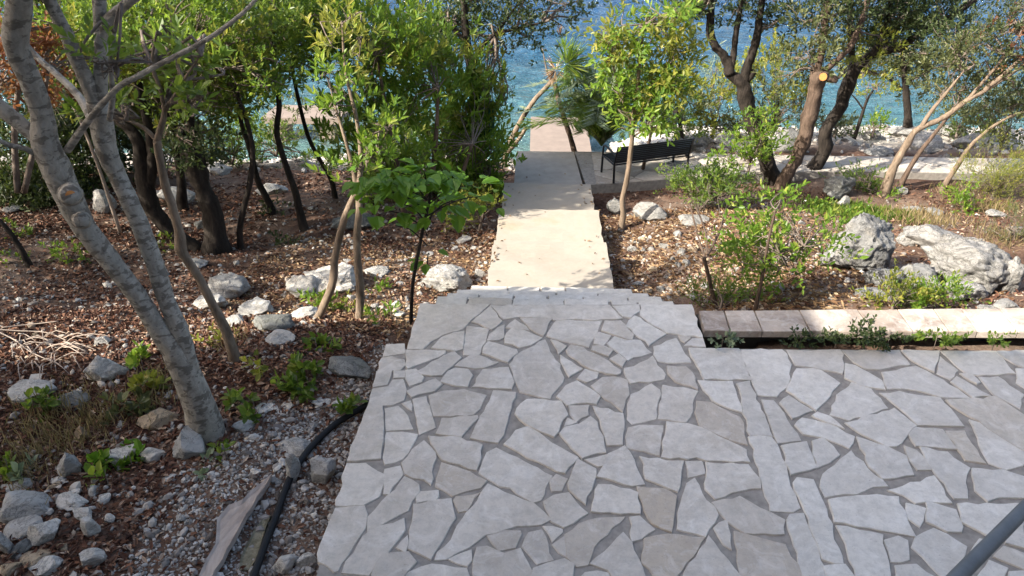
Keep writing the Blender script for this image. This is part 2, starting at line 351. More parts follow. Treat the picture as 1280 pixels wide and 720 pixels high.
# ------------------------------------------------------------------ terrace and its paving stones
TILE = {'A': (380, 370), 'B': (660, 370), 'C': (960, 370), 'D': (380, 540), 'E': (660, 540), 'F': (960, 540)}
ST = '''A 582,40 930,40 850,105 800,160 700,190 640,225 600,262 517,262 540,180
A 928,48 990,125 960,150 935,165 842,128
B -190,44 405,44 440,80 475,112 370,117 130,117 60,106 -40,102 -120,115 -150,80
A 810,148 925,165 875,295 797,293
A 800,177 797,265 760,275 638,258 690,205 750,182
A 1000,143 1002,205 975,220 915,222 930,190 965,160
A 1055,115 1125,168 1010,155
A 1085,110 1245,112 1195,198 1130,160
A 1040,163 1100,170 1190,207 1130,245 1075,255 1005,235 1003,205 1012,185
A 920,228 1000,250 1060,268 1065,285 1015,328 895,285
A 510,268 705,268 708,285 640,318 520,362 508,345
A 750,275 785,310 720,365 690,395 640,398 580,390 568,375 640,330
A 830,296 880,298 972,330 900,357 850,360 755,347
A 510,370 560,362 598,405 585,428 528,447 510,410
A 720,375 760,362 820,365 840,395 815,450 760,445 685,425
A 895,368 1022,360 1050,430 1035,465 960,460 842,455
A 1205,215 1305,405 1230,512 1080,478 1060,430 1028,340 1050,300 1120,260
A 655,413 690,440 650,475 540,505 515,475 590,440
A 625,495 700,472 800,465 910,495 880,560 845,590 650,602
A 948,475 1060,482 1040,560 1010,630 1000,690 970,732 900,725 832,708
A 690,612 865,598 868,615 790,703 660,688
A 543,515 612,502 660,655 575,690
A 410,240 500,238 502,285 395,300
A 385,310 440,303 500,318 505,345 480,368 440,372 415,440 345,455
A 450,373 503,375 505,405 450,410
A 440,420 495,415 512,470 500,520 440,545 385,545 330,530 345,462 420,450
A 325,538 390,552 400,640 386,812 215,822 255,715
A 402,562 472,548 520,595 542,665 470,668 412,672
A 412,680 490,675 568,690 560,720 495,815 405,840 395,800
A 488,536 530,520 537,570 515,560
B 420,48 555,42 558,75 515,108 475,98
B 565,42 818,40 870,208 740,188 690,180 620,140 562,95
B 535,97 690,188 600,245 490,150 505,120
B 385,122 465,125 500,165 530,190 527,218 490,215 370,172
B 140,120 370,122 350,170 300,252 200,230 95,200
B 350,177 415,195 380,245 330,235 335,205
B 325,250 370,247 425,268 400,300 320,270
B 432,200 490,220 560,220 615,282 560,300 500,320 440,270 398,235
B 455,292 490,320 470,352 410,315
B 740,208 815,330 700,332 650,322 630,290 630,250 690,225
B 755,198 810,200 815,208 785,230 765,220
B 820,212 875,212 890,252 780,248
B 805,262 1052,260 1118,418 880,417 845,345 815,300
B 1062,268 1270,268 1298,290 1310,365 1300,430 1245,500 1150,492 1110,390
B 115,218 150,225 193,250 152,290
B 165,295 270,365 205,403 160,330
B 215,243 280,258 330,290 400,325 465,370 462,388 440,395 330,372 270,340 200,290 195,270
B 285,365 350,385 345,410 295,430 245,412
B 245,422 360,500 340,540 240,535 195,545 145,500 185,445
B 370,405 430,402 500,420 505,490 475,578 360,490 315,448
B 625,300 685,390 680,415 600,425 515,438 480,380 485,360 560,335
B 615,437 660,470 640,612 520,635 497,610 500,560 515,490
B 675,442 780,458 850,475 820,530 825,570 795,628 650,612
B 700,348 790,352 820,380 850,450 848,465 740,425 705,385
B 852,422 1022,425 1070,580 1010,562 920,520 880,470
B 1045,440 1110,425 1228,700 1110,698 1075,560
B 845,522 920,530 1060,600 1085,690 1100,742 1010,720 930,680 860,650 835,580
B 695,630 800,640 870,660 990,715 1090,765 1112,828 800,815 668,806 675,730
B 500,655 560,645 675,648 668,700 658,795 495,755 490,700
B 325,548 475,588 478,660 470,740 395,745 385,690 360,620
B 205,548 305,545 303,595 240,630 215,590
B 195,610 245,632 180,650
B 315,603 345,630 372,700 390,782 345,785 270,808 155,688 190,655 255,640
B -65,590 -55,560 -10,516 165,522 200,595 160,650 125,702 50,670 -10,640
E -120,60 -65,-10 0,-30 60,5 155,70 248,125 180,203 100,170 0,125
C 100,268 360,266 375,290 380,360 365,385 270,365 200,350 140,345 110,290
C 375,270 655,270 710,345 610,355 560,365 490,362 430,330 400,300
C 668,272 858,272 850,320 835,380 770,350 715,320
C 865,275 1140,272 1240,385 1150,390 1050,395 990,385 935,340
C 1145,273 1280,272 1400,272 1420,360 1280,355 1200,320
C 862,300 950,370 910,415 845,385
C 385,335 440,345 570,420 582,465 500,455 385,410
C 570,380 740,350 840,400 1010,508 850,500 720,465 600,465
C 145,362 265,368 360,435 240,572 95,470
C 415,430 515,465 600,560 410,622 310,590 320,545 350,495
C 560,485 660,478 860,510 980,650 745,640 660,560
C 940,402 1110,498 1020,505 915,430
C 960,388 1020,390 1060,430 1045,440
C 1060,405 1150,400 1280,490 1260,560 1130,490
C 1240,362 1300,364 1300,468 1245,430
C 890,520 1140,505 1280,590 1400,640 1400,785 1285,770 1175,712 1060,625 960,575
C 100,498 220,575 120,610 62,535
C 250,582 310,600 380,660 220,600
C 175,610 300,640 430,700 408,762 275,705 180,690 135,645
C 630,562 738,650 690,700 665,735 600,752 470,690 385,635
C -35,520 30,525 100,620 165,722 45,732
F -100,25 20,30 50,70 160,375 125,395 10,390
F 70,70 195,50 240,175 115,215
F 225,45 275,28 330,70 360,112 242,182
F 145,228 230,240 280,350 380,655 270,635 200,430 122,255
F 105,410 180,405 300,720 175,760 130,560 90,440
F -275,350 -225,335 -140,320 10,400 85,435 75,507 -115,505 -180,470 -235,405
F -165,495 -110,510 -20,535 85,560 105,620 150,660 160,740 -140,760 -150,640 -170,540
F 415,90 600,270 520,275 440,310 290,325 265,270 275,205 340,165
F 445,25 600,75 690,120 730,215 570,230 490,140
F 600,290 830,220 920,355 790,345 740,355 680,320
F 305,340 540,310 650,320 735,520 560,490 335,455
F 340,470 575,515 620,740 440,760 390,560
F 280,670 385,660 440,730 300,730
F 585,540 650,518 700,540 705,635 615,645
F 690,355 790,380 775,440 755,470 700,430
F 795,345 940,390 970,470 965,498 895,495 795,450
F 825,475 900,510 995,570 965,680 930,740 870,720 720,575 735,520
F 640,665 740,655 850,730 640,740
F 680,68 745,90 825,185 745,185 705,130
F 760,75 900,100 1010,180 985,245 1005,330 930,328 830,185
F 735,-25 870,-15 945,85 740,68 705,10
F 885,-5 985,-5 1090,155 985,140
F 1005,-60 1060,-45 1150,20 1300,110 1275,165 1190,185 1105,155
F 1020,180 1170,190 1300,230 1300,330 1150,325 1100,345 1040,290
F 955,360 1280,355 1180,500 1120,530 970,450
F 1285,440 1290,580 1190,555 1220,500
F 1180,570 1290,610 1290,690 1130,620
F 1110,640 1200,680 1180,740 1050,720
F 1055,530 1090,540 1040,620 1010,600
F 1210,700 1290,700 1290,760 1200,760
D 625,22 740,25 890,62 865,190 730,150 690,135 640,60
D 600,42 640,75 658,130 635,262 505,205 490,150 540,90
D 960,75 1240,215 1185,340 1140,348 875,205 895,140
D 685,150 780,180 915,240 880,280 790,300 745,320 660,270
D 920,262 1145,360 1195,400 1230,440 1180,462 1000,485 915,515 830,575 720,630 655,635 880,310
D 885,300 820,390 775,398 750,340 760,320
D 735,330 760,430 700,520 635,635 520,580 530,490 545,360
D 570,295 670,290 675,320 655,340 565,350 560,310
D 500,222 575,260 575,300 520,390 420,440 320,500 320,420 390,345 450,290
D 215,155 310,155 370,195 400,210 390,270 375,320 300,360 160,370
D 155,378 300,365 320,410 310,480 260,540 170,690 150,695 75,640 70,600 110,480
D 500,430 505,490 440,580 370,650 330,715 190,700 215,640 290,520 380,465
D 405,185 480,168 495,210 430,310 395,310 395,240
D 515,515 510,600 460,580
D 400,610 520,600 560,650 500,720 330,760 350,690
D 590,670 640,660 810,675 830,730 500,760 520,700
D 835,585 840,640 820,670 720,635
D 870,575 920,570 1000,605 1080,580 1140,690 1120,750 850,750 850,640
D 1080,490 1090,510 1055,575 975,595 940,550 915,515 1000,492
D 1120,500 1190,490 1220,560 1252,635 1165,658 1095,570
E 105,240 140,208 198,235 170,290 120,297
E 240,128 340,185 330,250 290,360 205,285 215,220
E 285,135 395,110 370,165 350,172
E 485,70 530,140 550,200 580,260 520,270 430,245 345,225 400,110
E 565,122 778,145 750,298 650,255 590,235
E 790,145 870,145 880,205 800,225
E 890,150 1100,160 1160,235 1160,280 1060,290 940,335 885,285 895,225
E 835,228 950,410 890,522 745,485 765,360 795,255
E 548,275 690,285 745,320 735,380 718,498 620,455 580,390
E 350,262 420,265 550,300 558,408 318,395 340,290
E 205,300 300,405 180,475 115,445 80,345 130,315
E 75,470 170,480 175,500 125,548
E 340,425 485,422 330,570 300,660 245,670 190,625 185,510 300,440
E 475,500 520,550 585,720 450,760 400,690 312,655
E 510,425 560,422 635,485 520,545
E 580,530 700,508 885,525 745,715 630,720 570,650
E 905,520 1065,720 1060,760 760,760 790,690
E 930,480 1000,438 1018,585 975,560
E 180,632 228,660 220,720 10,760 30,680 100,655
E 290,700 400,700 420,760 250,740
E 182,520 188,620 150,600 125,560'''
def roughpoly(P, step=.07, jit=.006):
    out = []; n = len(P); P = np.asarray(P)
    for i in range(n):
        a, b = P[i], P[(i + 1) % n]; L = np.linalg.norm(b - a); k = max(1, int(L / step))
        nrm = np.array([-(b - a)[1], (b - a)[0]]) / max(L, 1e-6)
        for j in range(k):
            t = j / k; o = random.gauss(0, jit) if j else random.gauss(0, jit * .5)
            out.append(a * (1 - t) + b * t + nrm * o)
    return np.array(out)
def area(P): P = np.asarray(P); x, y = P[:, 0], P[:, 1]; return .5 * np.sum(x * np.roll(y, -1) - y * np.roll(x, -1))
def stone(P, z, mat, parent, name='paving_stone', th=.035, proud=.0, jit=.006, step=.05, inset=.0035, grow=0.0):
    P = np.asarray(P)[:, :2]
    if area(P) < 0: P = P[::-1]
    c = P.mean(0); P = P + (P - c) / (np.linalg.norm(P - c, axis=1, keepdims=True) + 1e-6) * grow; Q = roughpoly(P, step, jit); n = len(Q)
    e1 = Q - np.roll(Q, 1, 0); e2 = np.roll(Q, -1, 0) - Q
    d = e1 / (np.linalg.norm(e1, axis=1, keepdims=True) + 1e-9) + e2 / (np.linalg.norm(e2, axis=1, keepdims=True) + 1e-9)
    d /= (np.linalg.norm(d, axis=1, keepdims=True) + 1e-9); nin = np.stack([-d[:, 1], d[:, 0]], 1)
    T = Q + nin * inset
    tx, ty = random.gauss(0, .007), random.gauss(0, .007); dz = random.uniform(-.003, .004) + proud
    V = [(q[0] - c[0], q[1] - c[1], -th) for q in Q] + [(q[0] - c[0], q[1] - c[1], -.006 + dz) for q in Q] + \
        [(q[0] - c[0], q[1] - c[1], dz + (q[0] - c[0]) * tx + (q[1] - c[1]) * ty) for q in T]
    Fc = [[2 * n + i for i in range(n)]]
    for r in (0, 1): Fc += [[r * n + i, r * n + (i + 1) % n, (r + 1) * n + (i + 1) % n, (r + 1) * n + i] for i in range(n)]
    o = link(name, mesh(name, V, Fc), parent, mat, (c[0], c[1], z)); return o
def wpoly(pts, z=0.0): return [PZ(px, py, z)[:2] for px, py in pts]
outline = wpoly([(482, 430), (499.5, 430), (509, 436), (517, 415), (525.5, 380), (864.5, 379.5), (877, 422), (883, 434.5), (1300, 437.5)])
pR = outline[-1]; eL = np.array(outline[0]); dL = np.array(wpoly([(396, 716)])[0]) - eL
endL = eL + dL * ((-1.0 - eL[1]) / dL[1])
outline = [tuple(p) for p in outline] + [(9.0, pR[1] + .02), (9.0, -1.0), tuple(endL)]
outline = outline[::-1]
if area(outline) < 0: outline = outline[::-1]
mb = MB(); mb.prism(outline, -.6, -.009)
terrace = tag(mb.build('terrace', M['mortar'], smooth=False), kind='structure')
traced = []
for ln in ST.split('\n'):
    k, *pp = ln.split(); ox, oy = TILE[k]
    pts = [(ox + float(a.split(',')[0]) / 4, oy + float(a.split(',')[1]) / 4) for a in pp]
    cx = np.mean([p[0] for p in pts])
    right = cx > 880 + max(0, (np.mean([p[1] for p in pts]) - 435)) * .32 or (cx > 780 and pts[0][1] < 440)
    P = wpoly(pts); traced.append(P)
    stone(P, 0.0, M['lime_sky'] if right else M['lime'], terrace, grow=.006)  # stones on the right take the copy tinted by sky light
def inside(p, poly):
    r = False; n = len(poly)
    for i in range(n):
        a, b = poly[i], poly[(i + 1) % n]
        if (a[1] > p[1]) != (b[1] > p[1]) and p[0] < (b[0] - a[0]) * (p[1] - a[1]) / (b[1] - a[1]) + a[0]: r = not r
    return r
def clip(poly, a, b, c):      # keep a*x+b*y<=c
    out = []
    for i in range(len(poly)):
        p, q = poly[i], poly[(i + 1) % len(poly)]; fp = a * p[0] + b * p[1] - c; fq = a * q[0] + b * q[1] - c
        if fp <= 0: out.append(p)
        if fp * fq < 0: t = fp / (fp - fq); out.append((p[0] + (q[0] - p[0]) * t, p[1] + (q[1] - p[1]) * t))
    return out
def voronoi(seeds, poly, gap=.012):
    cells = []
    for i, s in enumerate(seeds):
        c = list(poly)
        for j, q in enumerate(seeds):
            if i == j: continue
            dx, dy = q[0] - s[0], q[1] - s[1]; d = math.hypot(dx, dy)
            if d > 3: continue
            c = clip(c, dx / d, dy / d, (dx * (q[0] + s[0]) + dy * (q[1] + s[1])) / 2 / d - gap)
            if len(c) < 3: break
        if len(c) >= 3 and abs(area(c)) > .004: cells.append(c)
    return cells
def seeds_in(x0, x1, y0, y1, d):
    out = []
    for _ in range(4000):
        p = (random.uniform(x0, x1), random.uniform(y0, y1))
        if all((p[0] - q[0]) ** 2 + (p[1] - q[1]) ** 2 > d * d for q in out): out.append(p)
    return out
for c in voronoi(seeds_in(-1.9, 8.9, -.9, 4.35, .30), [(8.95, 4.36), (-2.3, 4.36), (-2.6, -.95), (8.95, -.95)]):
    m_ = np.mean(c, 0); q_ = proj((m_[0], m_[1], 0)) if m_[1] > 1.5 else (0, 999)
    if not (380 < q_[0] < 1286 and q_[1] < 724) and not any(math.hypot(*(np.mean(T, 0) - m_)) < 1.2 and (any(inside(p, T) for p in c) or any(inside((c[i][0] * .5 + c[i - 1][0] * .5, c[i][1] * .5 + c[i - 1][1] * .5), T) for i in range(len(c))) or inside(m_, T) or any(inside(p, c) for p in T)) for T in traced):
        if min(p[0] for p in c) > -1.45: stone(c, 0.0, M['lime'], terrace, step=.15)

# ------------------------------------------------------------------ steps down to the path
step_px = [((545, 842), 374.5), ((558, 827), 369.5), ((570, 811), 365), ((588, 790), 360)]
y_prev = outline and PZ(680, 380, 0)[1]
for k, ((xa, xb), py) in enumerate(step_px):
    z = -.145 * (k + 1); a = PZ(xa, py, z); b = PZ(xb, py, z); yf = (a[1] + b[1]) / 2
    mb = MB(); mb.prism([(a[0], y_prev - .5), (b[0], y_prev - .5), (b[0], yf), (a[0], yf)], -1.2, z - .012)
    s = tag(mb.build('step', M['mortar'], smooth=False), kind='structure')
    xs = [a[0]]
    while xs[-1] < b[0] - .25: xs.append(xs[-1] + random.uniform(.22, .5))
    xs[-1] = b[0]
    for i in range(len(xs) - 1):
        o1, o2 = random.uniform(-.05, .05), random.uniform(-.05, .05)
        g = .008
        stone([(xs[i] + g + (o1 if i else 0), y_prev - .04), (xs[i + 1] - g + (o2 if i < len(xs) - 2 else 0), y_prev - .04), (xs[i + 1] - g, yf + .012), (xs[i] + g, yf + .012)], z, M['lime_sky'], s, th=.04, jit=.004)
    y_prev = yf
# path slabs
segs = [(y_prev, 7.6, -.72, -.78), (7.6, 8.81, -.985, -.96), (8.81, 10.33, -1.26, -1.26)]
for y0, y1, za, zb in segs:
    x0, x1 = PATHX; n = 14; V = []; Fq = []
    xs = np.linspace(x0, x1, 9); ys = np.linspace(y0, y1, n)
    top = [[(x + (random.gauss(0, .008) if x in (xs[0], xs[-1]) else 0), y + (random.gauss(0, .006) if y == ys[-1] else 0), za + (zb - za) * (y - y0) / (y1 - y0) + random.gauss(0, .003)) for x in xs] for y in ys]
    V = [p for r in top for p in r]; nx = len(xs)
    Fq = [[r * nx + i, r * nx + i + 1, (r + 1) * nx + i + 1, (r + 1) * nx + i] for r in range(n - 1) for i in range(nx - 1)]
    ring = [i for i in range(nx)] + [r * nx + nx - 1 for r in range(1, n)] + [(n - 1) * nx + i for i in range(nx - 2, -1, -1)] + [r * nx for r in range(n - 2, 0, -1)]
    b0 = len(V); V += [(V[i][0], V[i][1], V[i][2] - .62) for i in ring]; m_ = len(ring)
    Fq += [[ring[(j + 1) % m_], ring[j], b0 + j, b0 + (j + 1) % m_] for j in range(m_)]
    tag(link('path', mesh('path', V, Fq), None, M['concrete']), kind='structure')
# lower platform and the paved walk running right behind the bench
pz = -1.46
pa = PZ(642.5, 228.75, pz); pb = PZ(645.75, 188.75, pz); pc = PZ(717, 189, pz); pd_ = PZ(731, 232, pz)
mb = MB(); mb.prism([(pa[0], 10.33), (pd_[0], 10.33), (pc[0], pb[1]), (pa[0], pb[1])], -3.2, pz)
tag(mb.build('path', m_plain('platform_concrete', (.33, .295, .255), .85, 0, .16, 7), smooth=False), kind='structure')
walk = [PZ(732.5, 231, pz)[:2], PZ(800, 227, pz)[:2], PZ(900, 219, pz)[:2], PZ(1035, 214, pz)[:2], PZ(1280, 218, pz)[:2], PZ(1500, 222, pz)[:2], PZ(1500, 200, pz)[:2], PZ(1210, 197, pz)[:2], PZ(1035, 194.5, pz)[:2], PZ(718.5, 189, pz)[:2]]
wk = [tuple(p) for p in walk]
if area(wk) < 0: wk = wk[::-1]
mb = MB(); mb.prism(wk, -2.2, pz - .004)
walkway = tag(mb.build('path', M['mortar'], smooth=False), kind='structure')
for c in voronoi([s for s in seeds_in(1.0, 9.2, 10.7, 12.4, .30)], [(9.3, 10.6), (9.3, 12.5), (.9, 12.5), (.9, 10.6)], .012):
    cl = c
    # trim the cell to the walk's near and far edges
    cx = np.mean([p[0] for p in c])
    def edge(poly_pts, x): 
        xs_ = [p[0] for p in poly_pts]; ys_ = [p[1] for p in poly_pts]; return np.interp(x, xs_, ys_)
    yn0 = edge(walk[:6], cx - .15); yn1 = edge(walk[:6], cx + .15); far = walk[:5:-1]; yf0 = edge(far, cx - .15); yf1 = edge(far, cx + .15)
    sl_ = (yn1 - yn0) / .3; cl = clip(cl, sl_, -1, sl_ * (cx - .15) - yn0 - .02); 
    if len(cl) > 2: sl_ = (yf1 - yf0) / .3; cl = clip(cl, -sl_, 1, -sl_ * (cx - .15) + yf0 - .02)
    if len(cl) > 2: cl = clip(cl, -1, 0, -(PZ(733, 231, pz)[0] + .02))
    if len(cl) > 2 and abs(area(cl)) > .01: stone(cl, pz + .004, M['walk'], walkway, jit=.005, step=.1, inset=.004)

# ------------------------------------------------------------------ jetties
jz = -3.1
ja = PZ(663.5, 189, jz); jb = PZ(663.5, 146, jz)
mb = MB(); mb.prism([(ja[0], 13.2), (ja[0] + 1.4, 13.2), (jb[0] + 1.4, jb[1]), (jb[0], jb[1])], -6.5, jz)
tag(mb.build('jetty', M['jetty'], smooth=False), kind='structure')
la = PZ(326, 147, jz); lb = PZ(424, 147, jz); lc = PZ(345, 131, jz)
mb = MB(); mb.prism([(la[0], la[1]), (lb[0], la[1]), (lb[0] + .2, lc[1]), (la[0] + .1, lc[1])], jz - .16, jz)
mb.box((la[0] + .15, la[1] + .15, -6), (la[0] + .5, lc[1] - .2, jz - .163)); mb.box((lb[0] - .6, la[1] + .15, -6), (lb[0] - .2, lc[1] - .2, jz - .163))
tag(mb.build('jetty', M['jetty'], smooth=False), kind='structure')

# ------------------------------------------------------------------ planter wall with cap stones
top_px = [873, 905, 942.5, 999, 1072, 1122, 1167, 1201, 1249, 1310, 1370, 1440]; bot_px = [880, 913, 953, 1013, 1090, 1142, 1187, 1222, 1273, 1336, 1400, 1475]
kw = thing('planter_wall', 'low planter wall capped with cream stone slabs along the terrace bed', 'wall', PZ(880, 415, -.05))
a0 = PZ(873, 389, -.05); a1 = PZ(1440, 383, -.05)
mb = MB(); mb.prism([(a0[0] - .02, a0[1] - .235), (a1[0], a1[1] - .235), (a1[0], a1[1] - .03), (a0[0] - .02, a0[1] - .03)], -.7, -.06)
mb.build('wall_core', m_plain('dark_wall_core', (.07, .06, .05), .95), kw, smooth=False)
for i in range(11):
    f = lambda x: 388.6 - (x - 873) * .0075
    g = lambda x: 413.6 + (x - 880) * .003
    P = [PZ(top_px[i] + .7, f(top_px[i]), 0)[:2], PZ(top_px[i + 1] - .7, f(top_px[i + 1]), 0)[:2], PZ(bot_px[i + 1] - .7, g(bot_px[i + 1]), 0)[:2], PZ(bot_px[i] + .7, g(bot_px[i]), 0)[:2]]
    o = stone(P, 0.0, M['cap'], kw, 'cap_stone', th=.055, jit=.003, step=.12); o.location = Vector(o.location) - kw.location

# ------------------------------------------------------------------ the house behind the camera: it shades the terrace
ho = thing('house', 'two storey rendered house behind the terrace with overhanging tiled roof', 'house', (0, -1.0, 0))
mb = MB(); mb.box((-16, -9, -.5), (9, -1.05, 6.6)).build('wall', M['wall'], ho, False)
mb = MB(); mb.box((-6.2, -1.04, 1.4), (9, -.1, 1.6)).build('balcony', M['jetty'], ho, False)
mb = MB()
mb.prism([(-16.6, -9.6), (9.6, -9.6), (9.6, -.02), (-6.35, -.02), (-6.35, 1.25), (-9.9, 1.25), (-9.9, -.3), (-16.6, -.3)], 6.8, 7.02)  # projecting wing eave is unseen, shaped to set the shadow edge at the steps
mb.build('roof', M['rooft'], ho, False)
mb = MB(); mb.box((-9.2, -1.0, -.5), (-6.6, .95, 6.78)).build('wall', M['wall'], ho, False)  # wall of the unseen wing, added under that eave
for x in (-14, -8.6, -3.4, 1.6, 5.6):
    for z in (.6, 3.9):
        yy = .96 if x == -8.6 else -1.04
        w = MB().box((x, yy, z), (x + 1.3, yy + .04, z + 1.5)).build('window', M['wall'], ho, False)
        MB().box((x + .08, yy + .035, z + .08), (x + 1.22, yy + .055, z + 1.42)).build('pane', M['glass'], w, False, keep=False)

# ------------------------------------------------------------------ rocks
import bmesh
ICO = {}
for s in (1, 2, 3, 4, 5):
    bm = bmesh.new(); bmesh.ops.create_icosphere(bm, subdivisions=s, radius=1)
    ICO[s] = (np.array([v.co[:] for v in bm.verts]), np.array([[v.index for v in f.verts] for f in bm.faces])); bm.free()
def fbm(p, sc, seed, oct=4):
    q = Vector((p[0] * sc + seed * 7.3, p[1] * sc + seed * 3.1, p[2] * sc - seed * 5.7))
    return mnoise.fractal(q, .9, 2.1, oct)
def rockgeo(sub, dims, seed, cuts=12, rough=.10, ridged=0.0, flat=.0):
    r = np.random.default_rng(seed); V, F = ICO[sub]; V = V.copy()
    for _ in range(cuts):
        n = r.normal(size=3); n /= np.linalg.norm(n); d = r.uniform(.5, .86)
        V -= np.maximum(0, V @ n - d)[:, None] * n[None]
    mx = np.abs(V).max(0); V = V / mx
    if rough:
        k = np.array([1 + rough * (fbm(v, 1.1, seed) + .5 * fbm(v, 3.2, seed + 1, 3)) - ridged * max(0, .2 - abs(fbm(v, 1.5, seed + 9, 3))) * .7 for v in V])
        V = V * k[:, None]
    if sub >= 4:
        if ridged > .2:
            kk = []
            for v in V:
                q = Vector((v[0] * 1.7 + seed * 3.1 + v[2] * .5, v[1] * 1.7 - seed, v[2] * 2.6 + v[0] * .4)) + Vector((fbm(v, 2.3, seed), fbm(v, 2.3, seed + 2), 0)) * .25
                d, pt = mnoise.voronoi(q); c_ = mnoise.cell(pt[0] * 5.17)
                kk.append(1 + (c_ - .5) * .09 - .075 * max(0, 1 - (d[1] - d[0]) / .09))
            V = V * np.array(kk)[:, None]
        k = np.array([1 + .03 * fbm(v, 6.5, seed + 4, 3) + .075 * (.5 - abs(fbm((v[0] * .6 + v[2] * 1.1, v[1] * 1.2, v[2] * 2.2 - v[0]), 2.1, seed + 6, 4))) * (ridged > 0) for v in V]); V = V * k[:, None]
    return V * (np.array(dims) / 2)[None], F
ROCKCACHE = {}
def rock(px, py, w, h, label, mat, seed=0, sub=3, cuts=12, rough=.12, ridged=0.0, cat='rock', name='rock', group=None, yaw=None, asp=.75, lift=0.0, hh=None):
    p = PG(px, py + h * .28); z = depth(p); s = z / FPX; phi = math.asin(np.clip((CAM[2] - p[2]) / np.linalg.norm(CAM - p), -1, 1))
    wm = w * s; D = wm * asp; H = (h * s - D * math.sin(phi) * .62) / math.cos(phi)
    H = max(H, .32 * min(wm, D)) * 1.25 if hh is None else hh
    key = (sub, seed)
    Vr, F = rockgeo(sub, (wm, D, H), seed, cuts + 8 * (sub > 3), rough * (.75 if sub > 3 else 1), ridged)
    a = random.uniform(-.35, .35) if yaw is None else yaw; ca, sa = math.cos(a), math.sin(a)
    Vr = np.stack([Vr[:, 0] * ca - Vr[:, 1] * sa, Vr[:, 0] * sa + Vr[:, 1] * ca, Vr[:, 2]], 1)
    o = link(name, npmesh(name, Vr, F, sub >= 4), None, M[mat], (p[0], p[1] + D * .22, p[2] + H * .24 + lift))
    return tag(o, label, cat, group)
